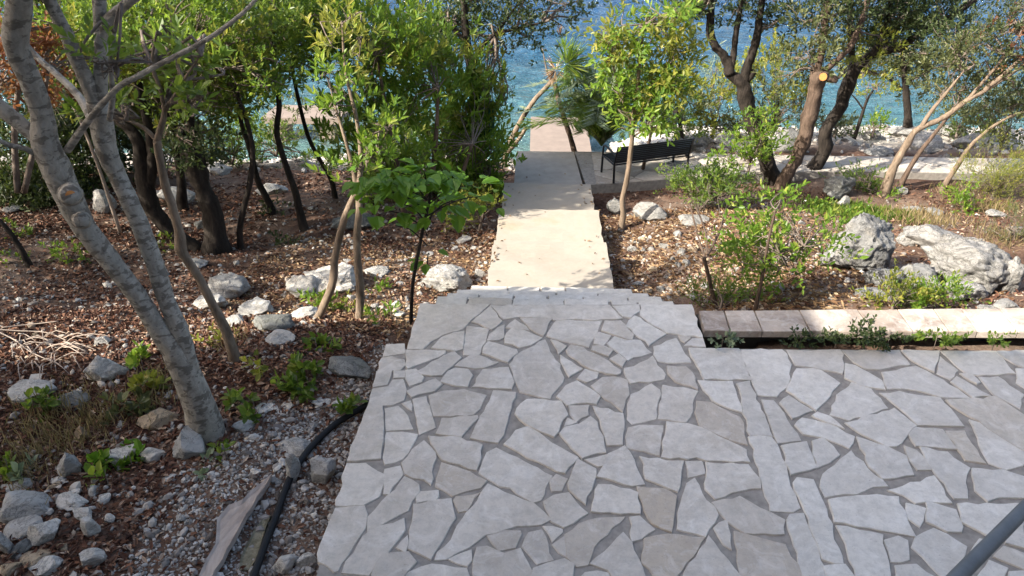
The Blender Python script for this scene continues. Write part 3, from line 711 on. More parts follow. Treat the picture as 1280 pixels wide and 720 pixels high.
ROCKS = [
 # right bed
 (1072, 312, 96, 88, 'big grey boulder behind the bright leafy sapling in the right bed', 'rock', 11, 5, 12, .10, .25),
 (1222, 338, 124, 92, 'largest pale sunlit boulder, deeply creased, at the right end of the bed', 'rockw', 12, 5, 10, .16, .55),
 (1172, 300, 92, 50, 'pale cracked ledge with ochre lichen rising behind the largest boulder', 'rockw', 13, 4, 9, .2, .5),
 (1150, 352, 50, 44, 'knobby pale rock wedged between the grey boulder and the largest boulder', 'rock', 14, 4, 9, .2, .4),
 (1108, 350, 54, 40, 'rugged grey rock in front of the cleft between the two boulders', 'rock', 15, 4, 10, .16, .3),
 (1092, 368, 50, 20, 'low flat grey slab at the foot of the big grey boulder', 'rock', 16, 3, 12, .1, 0),
 (1262, 385, 40, 12, 'small rubble lump at the right foot of the largest boulder', 'rockw', 17, 3, 12, .1, 0),
 (1238, 388, 26, 10, 'small pale chip under the front of the largest boulder', 'rockw', 18, 2, 12, .1, 0),
 (974, 361, 14, 13, 'single white stone on bare soil behind the planter wall', 'rockw', 19, 2, 12, .08, 0),
 (1046, 238, 48, 40, 'dark mossy rock at the foot of the dark oak', 'rockd', 20, 4, 9, .16, .3),
 (1054, 254, 16, 18, 'white stone leaning on the mossy rock', 'rockw', 21, 2, 12, .1, 0),
 (812, 268, 46, 28, 'pale rounded boulder right of the slim sapling', 'rockw', 22, 4, 12, .08, .15),
 (771, 261, 26, 26, 'grey rock directly behind the slim sapling trunk', 'rock', 23, 4, 12, .1, .1),
 (867, 276, 40, 17, 'flat white rock in the middle of the dry bed', 'rockw', 24, 3, 12, .1, 0),
 (850, 215, 66, 16, 'long dark flat rock beside the right end of the bench', 'rockd', 25, 4, 10, .12, .2),
 (1172, 266, 26, 11, 'bluish flat stone lying behind the pale ledge', 'rock', 26, 3, 12, .1, 0),
 (1143, 262, 24, 9, 'thin grey stone left of the bluish flat stone', 'rock', 27, 3, 12, .1, 0),
 (1126, 239, 18, 14, 'small white stone at the foot of the two leaning trunks', 'rockw', 28, 3, 12, .1, 0),
 (1272, 290, 26, 18, 'pale stone at the right frame edge above the boulders', 'rockw', 29, 3, 12, .1, 0),
 (1246, 268, 26, 12, 'pale stone under the feathery shrub on the right', 'rockw', 30, 3, 12, .1, 0),
 (985, 180, 52, 42, 'tall grey boulder behind the two crossing oaks beyond the paved walk', 'rock', 31, 4, 11, .12, .2),
 (1160, 183, 46, 26, 'rounded pale boulder beyond the walk behind the leaning trunks', 'rockw', 32, 4, 11, .12, .2),
 (1215, 178, 40, 22, 'pale boulder beyond the walk right of the leaning trunks', 'rockw', 33, 4, 11, .12, .2),
 (872, 182, 34, 24, 'pale block beyond the walk just right of the bench', 'rockw', 34, 3, 12, .12, .1),
 (905, 176, 38, 24, 'grey white block beyond the walk under the yellow shrub', 'rockw', 35, 3, 12, .12, .1),
 (930, 186, 34, 18, 'low grey block beyond the walk left of the black oak foot', 'rock', 36, 3, 12, .12, .1),
 (1098, 190, 38, 14, 'flat grey shore rock just beyond the walk', 'rock', 37, 3, 12, .12, .1),
 (1092, 170, 32, 16, 'rounded white shore rock under the bright small bush', 'rockw', 38, 3, 12, .12, .1),
 (1130, 166, 44, 18, 'tan white shore ledge in front of the shaded back tree', 'rockw', 39, 4, 12, .12, .1),
 (1080, 147, 50, 18, 'white waterline rock seen between the oak trunks', 'rockw', 40, 4, 12, .12, .1),
 (1125, 150, 50, 16, 'pale waterline rock below the shaded back tree', 'rockw', 41, 4, 12, .12, .1),
 (1062, 162, 30, 16, 'grey shore rock left of the rounded white one', 'rock', 42, 3, 12, .12, .1),
 (1190, 166, 40, 18, 'far pale shore rock behind the leaning trunks', 'rockw', 43, 3, 12, .12, .1),
 (1250, 168, 44, 22, 'shore rock behind the feathery shrub', 'rock', 44, 3, 12, .12, .1),
 (1192, 318, 66, 54, 'pale creased hump joining the ochre ledge to the largest boulder', 'rockw', 121, 5, 8, .16, .5),
 (1204, 368, 64, 34, 'low pale apron of rock under the left front of the largest boulder', 'rockw', 122, 4, 8, .16, .4),
 (1258, 352, 46, 56, 'pale rounded right flank of the largest boulder', 'rockw', 123, 5, 8, .14, .5),
 (1140, 300, 40, 26, 'pale broken rock behind the cleft with brown leaves', 'rockw', 124, 4, 9, .16, .4),
 (1130, 372, 40, 24, 'grey fissured block behind the sprawling herb', 'rock', 125, 4, 9, .16, .3),
 (1165, 362, 34, 30, 'small knobby pale rock left of the low apron', 'rockw', 126, 4, 9, .16, .3),
 # left woodland
 (322, 386, 54, 22, 'half buried pale rock between the brown sapling and the split slab', 'rock', 131, 4, 10, .14, .3),
 (378, 394, 44, 18, 'low pale ledge in front of the left shoulder of the outcrop', 'rockw', 132, 4, 10, .14, .3),
 (470, 340, 34, 16, 'flat pale rock in the sun right of the right crooked stem', 'rock', 133, 4, 10, .12, .25),
 (240, 330, 34, 14, 'flat grey rock in the shade between pale trunk and brown sapling', 'rock', 134, 4, 10, .12, .25),
 (580, 300, 22, 12, 'pale stone beside the low bright shrub at the path', 'rockw', 135, 3, 10, .1, 0),
 (190, 410, 26, 12, 'low pale rock just behind the pale twin trunk fork', 'rockw', 136, 3, 10, .1, 0),
 (557, 352, 74, 44, 'fluted grey rock beside the top of the steps', 'rock', 51, 5, 9, .14, .45),
 (598, 343, 16, 14, 'small grey rock touching the concrete path edge', 'rock', 52, 3, 12, .1, 0),
 (415, 352, 84, 44, 'ridged pale outcrop behind the two thin crooked stems', 'rockw', 53, 5, 9, .18, .45),
 (378, 362, 50, 36, 'left shoulder of the ridged outcrop, broken and white', 'rockw', 54, 4, 9, .18, .4),
 (286, 362, 66, 44, 'grey topped rock half in sun behind the brown sapling', 'rock', 55, 4, 9, .14, .25),
 (262, 378, 46, 26, 'sunlit white rock in front of the grey topped rock', 'rockw', 56, 4, 12, .12, .2),
 (338, 405, 52, 26, 'flat dark grey split slab in the leaf litter', 'rockd', 57, 4, 12, .12, .2),
 (345, 425, 44, 16, 'low blue grey slab right below the split slab', 'rock', 58, 3, 12, .12, .1),
 (290, 402, 34, 18, 'grey rock left of the split slab', 'rock', 59, 3, 12, .12, .1),
 (440, 278, 62, 28, 'dark rounded boulder in the shade behind the bush stems', 'rockd', 60, 4, 12, .1, .15),
 (128, 256, 36, 34, 'blue grey boulder seen between the two pale trunks', 'rock', 61, 4, 11, .1, .2),
 (215, 246, 50, 26, 'blue grey rock between dark trunks in the back left', 'rock', 62, 4, 11, .12, .2),
 (272, 213, 40, 18, 'rounded grey rock at the back near the far stems', 'rock', 63, 4, 11, .12, .2),
 (338, 238, 42, 18, 'pale grey rock behind the slim dark trunks', 'rock', 64, 4, 11, .12, .2),
 (250, 282, 22, 14, 'small dark rock left of the thick dark trunk', 'rockd', 65, 3, 11, .12, .1),
 (15, 262, 26, 10, 'small grey stone at the left edge under the dark shrub', 'rock', 66, 3, 11, .12, .1),
 (127, 466, 58, 44, 'bright white flat topped rock left of the pale trunk', 'rockw', 67, 4, 9, .14, .3),
 (128, 426, 26, 16, 'white stone lying above the flat topped white rock', 'rockw', 68, 3, 12, .12, 0),
 (134, 357, 14, 11, 'small white stone left of the pale trunk in shade', 'rockw', 69, 2, 12, .1, 0),
 (206, 342, 12, 20, 'narrow bluish stone right of the second pale trunk', 'rock', 70, 3, 12, .1, 0),
 (196, 524, 54, 28, 'smooth tan boulder left of the pale trunk foot', 'rockt', 71, 4, 10, .07, 0),
 (234, 558, 52, 42, 'smooth grey slab leaning at the pale trunk foot', 'rock', 72, 4, 10, .05, 0),
 (102, 545, 22, 22, 'small ochre stone in the dry grass', 'rockt', 73, 3, 10, .08, 0),
 (40, 492, 66, 26, 'pale broken rock at the left edge above the dry grass', 'rock', 74, 4, 10, .14, .2),
 (85, 502, 48, 20, 'dark blue grey slab right of the pale broken rock', 'rockd', 75, 4, 10, .1, .1),
 (43, 474, 24, 12, 'cream stone sitting behind the pale broken rock', 'rockw', 76, 3, 10, .1, 0),
 (148, 570, 52, 30, 'lumpy white rock behind the seedling leaves', 'rockw', 77, 4, 10, .14, .2),
 (192, 570, 36, 22, 'white stone left of the leaning grey slab', 'rockw', 78, 3, 10, .12, 0),
 (88, 585, 34, 42, 'weathered grey stone in the dry grass', 'rock', 79, 4, 10, .12, .2),
 (72, 602, 26, 12, 'cream stone in front of the weathered grey stone', 'rockw', 80, 3, 10, .12, 0),
 (430, 463, 68, 34, 'lichened rock at the corner of the terrace', 'rockd', 81, 4, 10, .12, .2),
 (304, 534, 30, 16, 'flat pale stone right of the pale trunk foot', 'rock', 82, 3, 10, .08, 0),
 (28, 636, 72, 44, 'largest bluish block of the corner rubble heap', 'rock', 83, 4, 10, .07, 0),
 (22, 664, 56, 24, 'flat grey block under the largest rubble block', 'rock', 84, 3, 12, .08, 0),
 (54, 668, 44, 34, 'cream angular block in the middle of the rubble heap', 'rockw', 85, 3, 12, .1, 0),
 (6, 682, 26, 34, 'grey block at the very left edge of the rubble heap', 'rock', 86, 3, 12, .08, 0),
 (26, 688, 32, 24, 'dark grey stone in the rubble heap', 'rockd', 87, 3, 12, .08, 0),
 (48, 698, 48, 26, 'tan stone in the rubble heap below the cream block', 'rockt', 88, 3, 12, .08, 0),
 (56, 713, 46, 26, 'pale grey stone at the bottom of the rubble heap', 'rockw', 89, 3, 12, .08, 0),
 (12, 712, 34, 20, 'brown stone in the bottom left corner', 'rockt', 90, 3, 12, .08, 0),
 (88, 628, 44, 24, 'crumbly white rock on the upper edge of the rubble heap', 'rockw', 91, 3, 12, .14, .2),
 (104, 643, 32, 20, 'white stone right of the crumbly one', 'rockw', 92, 3, 12, .1, 0),
 (116, 660, 24, 34, 'upright cream flat stone right of the rubble heap', 'rockw', 93, 3, 12, .06, 0),
 (137, 650, 16, 14, 'small white stone right of the upright cream stone', 'rockw', 94, 3, 12, .1, 0),
 (113, 700, 34, 26, 'white jagged stone at the bottom of the gravel slope', 'rockw', 95, 3, 12, .12, 0),
 (78, 684, 18, 12, 'terracotta coloured broken piece beside the rubble', 'rockt', 96, 3, 12, .1, 0),
 (18, 612, 40, 14, 'thin grey stone behind the largest rubble block', 'rock', 97, 3, 12, .1, 0),
 (360, 508, 20, 9, 'white oval stone on the gravel below the seedlings', 'rockw', 98, 3, 12, .06, 0),
 (330, 511, 34, 12, 'pale flat rock left of the white oval stone', 'rockw', 99, 3, 12, .1, 0),
 (400, 503, 34, 14, 'pale flat rock near the terrace edge', 'rockw', 100, 3, 12, .1, 0),
 (420, 505, 18, 11, 'white lump beside the terrace edge', 'rockw', 101, 3, 12, .1, 0),
 (370, 560, 52, 22, 'long grey rock half buried beside the black pipe', 'rock', 102, 4, 12, .1, .1),
 (366, 590, 22, 40, 'grey splintered rock under the black pipe', 'rock', 103, 3, 12, .1, .1),
 (405, 590, 40, 40, 'grey rock between the black pipe and the terrace', 'rock', 104, 4, 12, .1, .1),
 (356, 706, 34, 26, 'pale rock at the bottom right of the black pipe', 'rockw', 105, 3, 12, .12, .1),
 (385, 702, 30, 22, 'pale rubble lump at the terrace corner', 'rockw', 106, 3, 12, .12, .1),
 (318, 592, 18, 12, 'white stone on the gravel above the split board', 'rockw', 107, 3, 12, .1, 0),
 (212, 598, 20, 10, 'rounded pale stone at the top of the gravel', 'rock', 108, 3, 12, .08, 0),
 (496, 383, 16, 14, 'white rubble stone behind the thin front stem', 'rockw', 109, 3, 12, .1, 0),
 (498, 394, 18, 10, 'second white rubble stone right behind the thin front stem', 'rockw', 110, 3, 12, .1, 0),
 (438, 372, 12, 9, 'white pebble at the foot of the right crooked stem', 'rockw', 111, 2, 12, .1, 0),
 (378, 405, 12, 9, 'white pebble right of the split slab', 'rockw', 112, 2, 12, .1, 0),
 (800, 380, 16, 7, 'white stone beside the right end of the steps', 'rockw', 113, 2, 12, .1, 0),
 (797, 355, 16, 9, 'grey stone in the shade at the foot of the path', 'rock', 114, 3, 12, .1, 0),
]
for (px, py, w, h, lab, mt, sd_, sub, cuts, ro, ri) in ROCKS:
    if px < 700: mt = {'rockw': 'rockp', 'rock': 'rockl'}.get(mt, mt)
    rock(px, py, w, h, lab, mt, sd_, sub, cuts, ro, ri)
LM = [(1072, 312, 'the big grey boulder'), (1222, 338, 'the largest pale boulder'), (1172, 300, 'the ochre lichened ledge'), (974, 361, 'the single white stone'), (1046, 238, 'the dark mossy rock'), (812, 268, 'the pale rounded boulder'), (771, 261, 'the slim sapling trunk'), (867, 276, 'the flat white rock'), (893, 345, 'the bare forked sapling'), (950, 345, 'the leafy sapling stem'), (760, 330, 'the concrete path edge'), (800, 378, 'the step ends'),
 (985, 180, 'the tall shore boulder'), (1160, 183, 'the rounded shore boulder'), (1215, 178, 'the right shore boulder'), (872, 182, 'the bench end'), (930, 186, 'the black oak foot'), (1092, 160, 'the small shore bush'), (1130, 166, 'the tan shore ledge'), (1065, 165, 'the thin shore sapling'), (1250, 168, 'the feathery shrub'),
 (557, 352, 'the fluted rock'), (415, 352, 'the ridged outcrop'), (286, 362, 'the grey topped rock'), (262, 378, 'the sunlit white rock'), (338, 405, 'the split slab'), (440, 278, 'the dark rounded boulder'), (128, 256, 'the blue grey boulder'), (380, 284, 'the forked black stem'), (272, 312, 'the burled trunk'), (245, 310, 'the lying oak foot'), (301, 310, 'the first black stem'), (380, 430, 'the left crooked stem'), (440, 445, 'the right crooked stem'), (516, 380, 'the hair thin stem'), (605, 300, 'the path edge'), (598, 343, 'the steps'), (622, 240, 'the lime bucket'),
 (127, 466, 'the flat topped white rock'), (55, 435, 'the dead twigs'), (196, 524, 'the tan boulder'), (234, 558, 'the leaning grey slab'), (257, 535, 'the pale trunk foot'), (292, 448, 'the brown sapling foot'), (40, 492, 'the broken pale rock'), (148, 570, 'the lumpy white rock'), (88, 585, 'the weathered grey stone'), (430, 463, 'the lichened corner rock'), (38, 333, 'the small leaning stem'), (88, 322, 'the fern like tuft'), (28, 636, 'the largest rubble block'), (54, 668, 'the cream rubble block'), (48, 698, 'the tan rubble stone'), (12, 712, 'the corner brown stone'), (116, 660, 'the upright cream stone'), (113, 700, 'the jagged white stone'),
 (300, 660, 'the split board'), (330, 690, 'the mossy board'), (360, 615, 'the black pipe'), (360, 508, 'the white oval stone'), (370, 560, 'the half buried rock'), (405, 590, 'the terrace side rock'), (372, 482, 'the tall seedling'), (303, 500, 'the dark seedling'), (400, 384, 'the bright leafy plant'), (345, 300, 'the shade plant'), (338, 238, 'the pale back rock'), (420, 150, 'the small jetty'), (345, 178, 'the green shore shrub'), (470, 205, 'the bush centre')]
SEEN = {}
def field(n, x0, x1, y0, y1, smin, smax, label, group, mats, seed):
    r = random.Random(seed); old = []
    for i in range(n):
        px, py = r.uniform(x0, x1), r.uniform(y0, y1); w = r.uniform(smin, smax); mt = r.choice(mats); sd = r.randrange(9)
        for _ in range(12):
            if all(math.hypot(px - a, py - b) > 9 for a, b in old): break
            px, py = r.uniform(x0, x1), r.uniform(y0, y1)
        old.append((px, py))
        d = sorted((math.hypot(px - l[0], (py - l[1]) * 1.4), l) for l in LM); a, b = d[0][1], d[1][1]
        dx, dy = px - a[0], (py - a[1]) * 1.3
        rel = ('right of' if dx > 0 else 'left of') if abs(dx) > abs(dy) else ('in front of' if dy > 0 else 'behind')
        tone = {'rock': 'grey', 'rockw': 'white', 'rockt': 'tan', 'rockd': 'dark'}[mt]; t3 = (w - smin) / (smax - smin)
        for sz in (['tiny', 'small', 'medium'] if t3 < .5 else ['medium', 'small', 'larger']):
            lab = f'{sz} {tone} stone {rel} {a[2]}, towards {b[2]}'
            if lab not in SEEN: break
        else:
            for sh in ('flat', 'angular', 'rounded'):
                lab = f'{sz} {sh} {tone} stone {rel} {a[2]}, towards {b[2]}'
                if lab not in SEEN: break
        SEEN[lab] = 1
        if px < 700: mt = {'rockw': 'rockp', 'rock': 'rockl'}.get(mt, mt)
        if 'tiny' in lab: w = smin + .2 * (smax - smin)
        elif 'larger' in lab: w = smax
        elif 'small' in lab: w = smin + .4 * (smax - smin)
        else: w = smin + .7 * (smax - smin)
        rock(px, py, w, w * r.uniform(.5, .75), lab, mt, seed * 100 + sd, 2, 12, .1, 0, 'stone', 'stone', group, r.uniform(0, 3))
field(34, 775, 890, 285, 385, 7, 17, 'small pale stone lying in the sunny dry bed right of the path', 'small stones in the dry bed right of the path', ['rockw', 'rockw', 'rock', 'rockt'], 2)
field(12, 900, 1060, 262, 375, 6, 11, 'small stone on the red soil around the leafy sapling', 'small stones around the leafy sapling', ['rockw', 'rock'], 3)
field(26, 480, 605, 270, 400, 6, 13, 'small stone in the sunny leaf litter left of the concrete path', 'small stones left of the concrete path', ['rockw', 'rockw', 'rock'], 4)
field(34, 250, 480, 260, 450, 6, 14, 'small stone in the shaded leaf litter of the left woodland', 'small stones in the left woodland', ['rock', 'rockw', 'rock'], 5)
field(26, 0, 240, 260, 520, 6, 14, 'small stone in the litter around the pale trunks', 'small stones around the pale trunks', ['rock', 'rockw', 'rockt'], 6)
field(34, 110, 430, 500, 715, 8, 18, 'fist sized stone bedded in the gravel slope beside the terrace', 'stones in the gravel slope', ['rock', 'rockw', 'rock'], 7)
field(16, 0, 130, 600, 715, 10, 24, 'loose chunk filling gaps in the corner rubble heap', 'loose chunks of the rubble heap', ['rock', 'rockw', 'rockt'], 8)
field(12, 1040, 1270, 150, 192, 10, 22, 'pale shore stone between the paved walk and the sea', 'shore stones beyond the walk', ['rockw', 'rockw', 'rock'], 9)
field(16, 300, 480, 165, 215, 8, 18, 'pale shore stone behind the left woodland', 'shore stones behind the woodland', ['rockw', 'rock'], 10)
field(12, 845, 960, 168, 192, 12, 22, 'pale shore block right of the bench', 'shore blocks right of the bench', ['rockw', 'rock'], 12)

# ------------------------------------------------------------------ litter, gravel, grass: what nobody could count
def euler_mats(a, b, c):
    ca, sa, cb, sb, cc, sc = np.cos(a), np.sin(a), np.cos(b), np.sin(b), np.cos(c), np.sin(c)
    z = np.zeros_like(a); o = np.ones_like(a)
    Rz = np.stack([np.stack([cc, -sc, z], -1), np.stack([sc, cc, z], -1), np.stack([z, z, o], -1)], -2)
    Ry = np.stack([np.stack([cb, z, sb], -1), np.stack([z, o, z], -1), np.stack([-sb, z, cb], -1)], -2)
    Rx = np.stack([np.stack([o, z, z], -1), np.stack([z, ca, -sa], -1), np.stack([z, sa, ca], -1)], -2)
    return Rz @ Ry @ Rx
def scatter(name, V0, F0, pos, scl, mats, mat, smooth=False, kind='stuff', parent=None):
    n = len(pos); V = np.einsum('nij,nkj->nki', mats, V0[None] * scl[:, None, :]) + pos[:, None, :]
    F = (F0[None] + (np.arange(n) * len(V0))[:, None, None]).reshape(-1, F0.shape[1])
    o = link(name, npmesh(name, V.reshape(-1, 3), F, smooth), None, mat)
    if kind: tag(o, kind=kind)
    if parent is not None: local(o, parent)
    return o
LEAF4 = (np.array([[0, 0, 0], [.35, .5, .14], [.72, .42, .12], [1, 0, -.06], [.72, -.42, .12], [.35, -.5, .14]]), np.array([[0, 3, 2, 1], [0, 5, 4, 3]]))
LEAF2 = (np.array([[0, 0, 0], [.45, .5, .1], [1, 0, 0], [.45, -.5, .1]]), np.array([[0, 2, 1], [0, 3, 2]]))
def blocked(x, y):
    b = (x > PATHX[0] - .02) & (x < PATHX[1] + .02) & (y > 5) & (y < 12.3)
    b |= (y < 5.02) & (x > -1.02 - np.clip(4.44 - y, 0, 9) * .0) & (x < 1.72)
    xe = np.interp(y, [eL[1] - 3, eL[1]], [(eL + dL * (-3 / dL[1]))[0], eL[0]])
    b |= (y < eL[1] + .02) & (x > xe - .02) & (x < 30)
    b |= (y < 6.4) & (y > 4.9) & (x > -1.0 + (y - 5) * .35) & (x < 1.35 - (y - 5) * .35)
    b |= (x > .7) & (y > 10.72) & (y < 12.2)
    b |= (y < 4.95) & (x > 1.5)
    return b
def ground_pts(n, x0, x1, y0, y1, dens=None):
    x = rng.uniform(x0, x1, n); y = rng.uniform(y0, y1, n); k = ~blocked(x, y)
    if dens is not None: k &= rng.uniform(0, 1, n) < dens(x, y)
    x, y = x[k], y[k]; return np.stack([x, y, G(x, y)], 1)
def litter(name, n, x0, x1, y0, y1, L, wr, mat, dens=None, tilt=.35, lift=.012):
    p = ground_pts(n, x0, x1, y0, y1, dens); m = len(p); l = rng.uniform(*L, m)
    p[:, 2] += rng.uniform(0, lift, m)
    scl = np.stack([l, l * rng.uniform(*wr, m), l * rng.uniform(.3, 1.6, m)], 1)
    return scatter(name, *LEAF4, p, scl, euler_mats(rng.normal(0, tilt, m), rng.normal(0, tilt, m), rng.uniform(0, 6.28, m)), mat)
GL = [PZ(a, b, -.13) for a, b in [(100, 740), (150, 680), (215, 610), (300, 545), (370, 500), (450, 465)]]
GLy = [p[1] for p in GL]; GLx = [p[0] for p in GL]
gravelly = lambda x, y: np.clip((x - np.interp(y, GLy, GLx)) * 4 + .5 + (vnoise(x * 4, y * 4, 9) - .5) * 1.2, 0, 1) * np.clip((4.9 - y) * 3, 0, 1)
patch = lambda x, y: np.clip((vnoise(x * 1.6, y * 1.6, 5) - .18) * 2.2, .1, 1)
litter('leaf_litter', 60000, -8, -.4, 2.2, 8.5, (.025, .06), (.3, .55), M['litter'], lambda x, y: patch(x, y) * (1 - .80 * gravelly(x, y)))
litter('leaf_litter', 34000, -4.6, -1.2, 2.2, 5.6, (.02, .055), (.25, .5), M['litter'], lambda x, y: (1 - .86 * gravelly(x, y)))
litter('leaf_litter', 22000, -9, -.4, 8, 13, (.04, .08), (.3, .5), M['litter'], patch)
litter('leaf_litter', 22000, .75, 9, 4.95, 11.2, (.03, .07), (.14, .4), M['litter'], patch)
litter('leaf_litter', 16000, .8, 4.2, 5, 9.5, (.03, .09), (.06, .22), M['litter_tan'], lambda x, y: np.clip(1.4 - np.abs(x - 1.7) * .6, .1, 1))
litter('leaf_litter', 14000, -3.2, -.45, 4.9, 8.5, (.025, .06), (.25, .5), M['litter_tan'], lambda x, y: np.clip(vnoise(x * 2, y * 2, 8) * 1.2, 0, 1))
def gravel(name, n, x0, x1, y0, y1, s, mat, dens=None, sub=1):
    p = ground_pts(n, x0, x1, y0, y1, dens); m = len(p); a = rng.uniform(*s, m) * rng.choice([.6, .8, 1, 1.5], m)
    scl = np.stack([a, a * rng.uniform(.55, 1, m), a * rng.uniform(.35, .75, m)], 1); p[:, 2] += scl[:, 2] * .25
    V0, F0 = ICO[1]; V0 = V0 * (1 + rng.uniform(-.22, .22, (len(V0), 1)))
    return scatter(name, V0, F0, p, scl, euler_mats(rng.normal(0, .4, m), rng.normal(0, .4, m), rng.uniform(0, 6.28, m)), mat)
gravel('gravel', 26000, -3.2, -.7, 1.8, 5, (.006, .013), M['gravel'], gravelly)
gravel('gravel', 2200, -3.4, -.9, 1.8, 5, (.013, .024), M['gravel'], gravelly)
gravel('gravel', 2600, -5, -.45, 3.6, 9, (.012, .034), M['rubble'], lambda x, y: np.clip((vnoise(x * 1.3, y * 1.3, 15) - .5) * 4, .02, 1))
gravel('gravel', 1300, -4.6, -1.5, 2.2, 5.4, (.014, .032), M['rubble'], lambda x, y: np.clip((vnoise(x * 2.3, y * 2.3, 16) - .35) * 3, .05, 1))
gravel('gravel', 5000, -7, -.4, 3, 10, (.008, .022), M['gravel'])
gravel('gravel', 1100, .8, 3.2, 5.2, 9.2, (.012, .03), M['rubble'], lambda x, y: np.clip((vnoise(x * 1.8, y * 1.8, 17) - .4) * 3, .04, 1))
gravel('gravel', 3000, .8, 6, 5, 10, (.008, .022), M['gravel'], lambda x, y: np.clip(1.6 - np.abs(x - 1.8) * .5, .15, 1))
gravel('gravel', 2500, -9, 12, 12.2, 18, (.02, .07), M['gravel'])
def grass(name, n, c, L, mat, wid=.06, spread=.5):
    """c: list of (px,py,rpx)"""
    P = []
    for px, py, r in c:
        p = PG(px, py); s = depth(p) / FPX * r; k = int(n * r * r / sum(q[2] ** 2 for q in c))
        q = p[None, :2] + rng.normal(0, .5, (k, 2)) * s * np.array([1, 1.2]); P.append(q)
    q = np.concatenate(P); q = q[~blocked(q[:, 0], q[:, 1])]; m = len(q); p = np.stack([q[:, 0], q[:, 1], G(q[:, 0], q[:, 1]) - .01], 1)
    l = rng.uniform(*L, m); scl = np.stack([l, l * wid, l * .3], 1)
    return scatter(name, *LEAF2, p, scl, euler_mats(rng.uniform(0, 6.28, m), -rng.normal(1.1, spread, m), rng.uniform(0, 6.28, m)), mat)
grass('dry_grass', 1500, [(60, 555, 75), (25, 585, 40), (120, 535, 45), (190, 500, 40), (205, 475, 30), (290, 430, 25), (60, 515, 40)], (.05, .16), M['grass'])
grass('dry_grass', 1500, [(1150, 275, 50), (1230, 260, 40), (1190, 235, 30), (1250, 300, 30)], (.06, .2), M['grass'])
q_ = 90; px_ = rng.uniform(PATHX[0], PATHX[1], q_); px_ = np.where(rng.uniform(0, 1, q_) < .7, np.where(px_ < .15, PATHX[0] + np.abs(rng.normal(0, .09, q_)), PATHX[1] - np.abs(rng.normal(0, .09, q_))), px_); py_ = rng.uniform(6.5, 12, q_)
pz_ = np.where(py_ < 7.6, -.72 - .06 * (py_ - 6.3) / 1.3, path_level(py_)) + .008; l_ = rng.uniform(.025, .06, q_)
scatter('leaf_litter', *LEAF4, np.stack([px_, py_, pz_], 1), np.stack([l_, l_ * .4, l_], 1), euler_mats(rng.normal(0, .2, q_), rng.normal(0, .2, q_), rng.uniform(0, 6.28, q_)), M['litter_tan'])
grass('ground_cover', 2600, [(1070, 265, 42), (1030, 262, 30), (1120, 270, 25)], (.05, .11), M['leaf_mid'], .2)

# ------------------------------------------------------------------ trees and plants
def W3(p, Y): return PY(p[0], p[1], p[2] if len(p) > 2 else Y)
def nrm(a): return a / (np.linalg.norm(a, axis=-1, keepdims=True) + 1e-9)
def leaves_mesh(pos, dirs, nor, L, Wd, base):
    V0, F0 = base; x = nrm(dirs); y = nrm(np.cross(nor, x)); z = np.cross(x, y)
    Mx = np.stack([x, y, z], -1); n = len(pos)
    V = np.einsum('nij,nkj->nki', Mx, V0[None] * np.stack([L, Wd, Wd], 1)[:, None, :]) + pos[:, None, :]
    F = (F0[None] + (np.arange(n) * len(V0))[:, None, None]).reshape(-1, F0.shape[1]); return V.reshape(-1, 3), F
def sprigs(C, D, k, slen, L, w, up=.25, droop=0):
    n = len(C); t = np.tile((np.arange(k) + .6) / k, (n, 1)); 
    D = nrm(D); a0 = rng.uniform(0, 6.28, (n, 1)); ang = a0 + np.arange(k)[None] * 2.4
    u = nrm(np.cross(D, np.array([.31, .2, .93]) + 0 * D)); v = np.cross(D, u)
    side = u[:, None] * np.cos(ang)[..., None] + v[:, None] * np.sin(ang)[..., None]
    sl = rng.uniform(.6, 1.3, (n, 1)) * slen
    pos = C[:, None] + D[:, None] * (t * sl)[..., None]
    ld = D[:, None] * (.35 + .5 * t)[..., None] + side * (1.0 - .45 * t)[..., None] + np.array([0, 0, up - droop]) + rng.normal(0, .18, (n, k, 3))
    no = D[:, None] * .8 + np.array([0, 0, .7]) - side * .2 + rng.normal(0, .3, (n, k, 3))
    pos = pos.reshape(-1, 3); m = len(pos)
    ll = rng.uniform(.65, 1.15, m) * L; return pos, ld.reshape(-1, 3), no.reshape(-1, 3), ll, ll * rng.uniform(.8, 1.2, m) * w
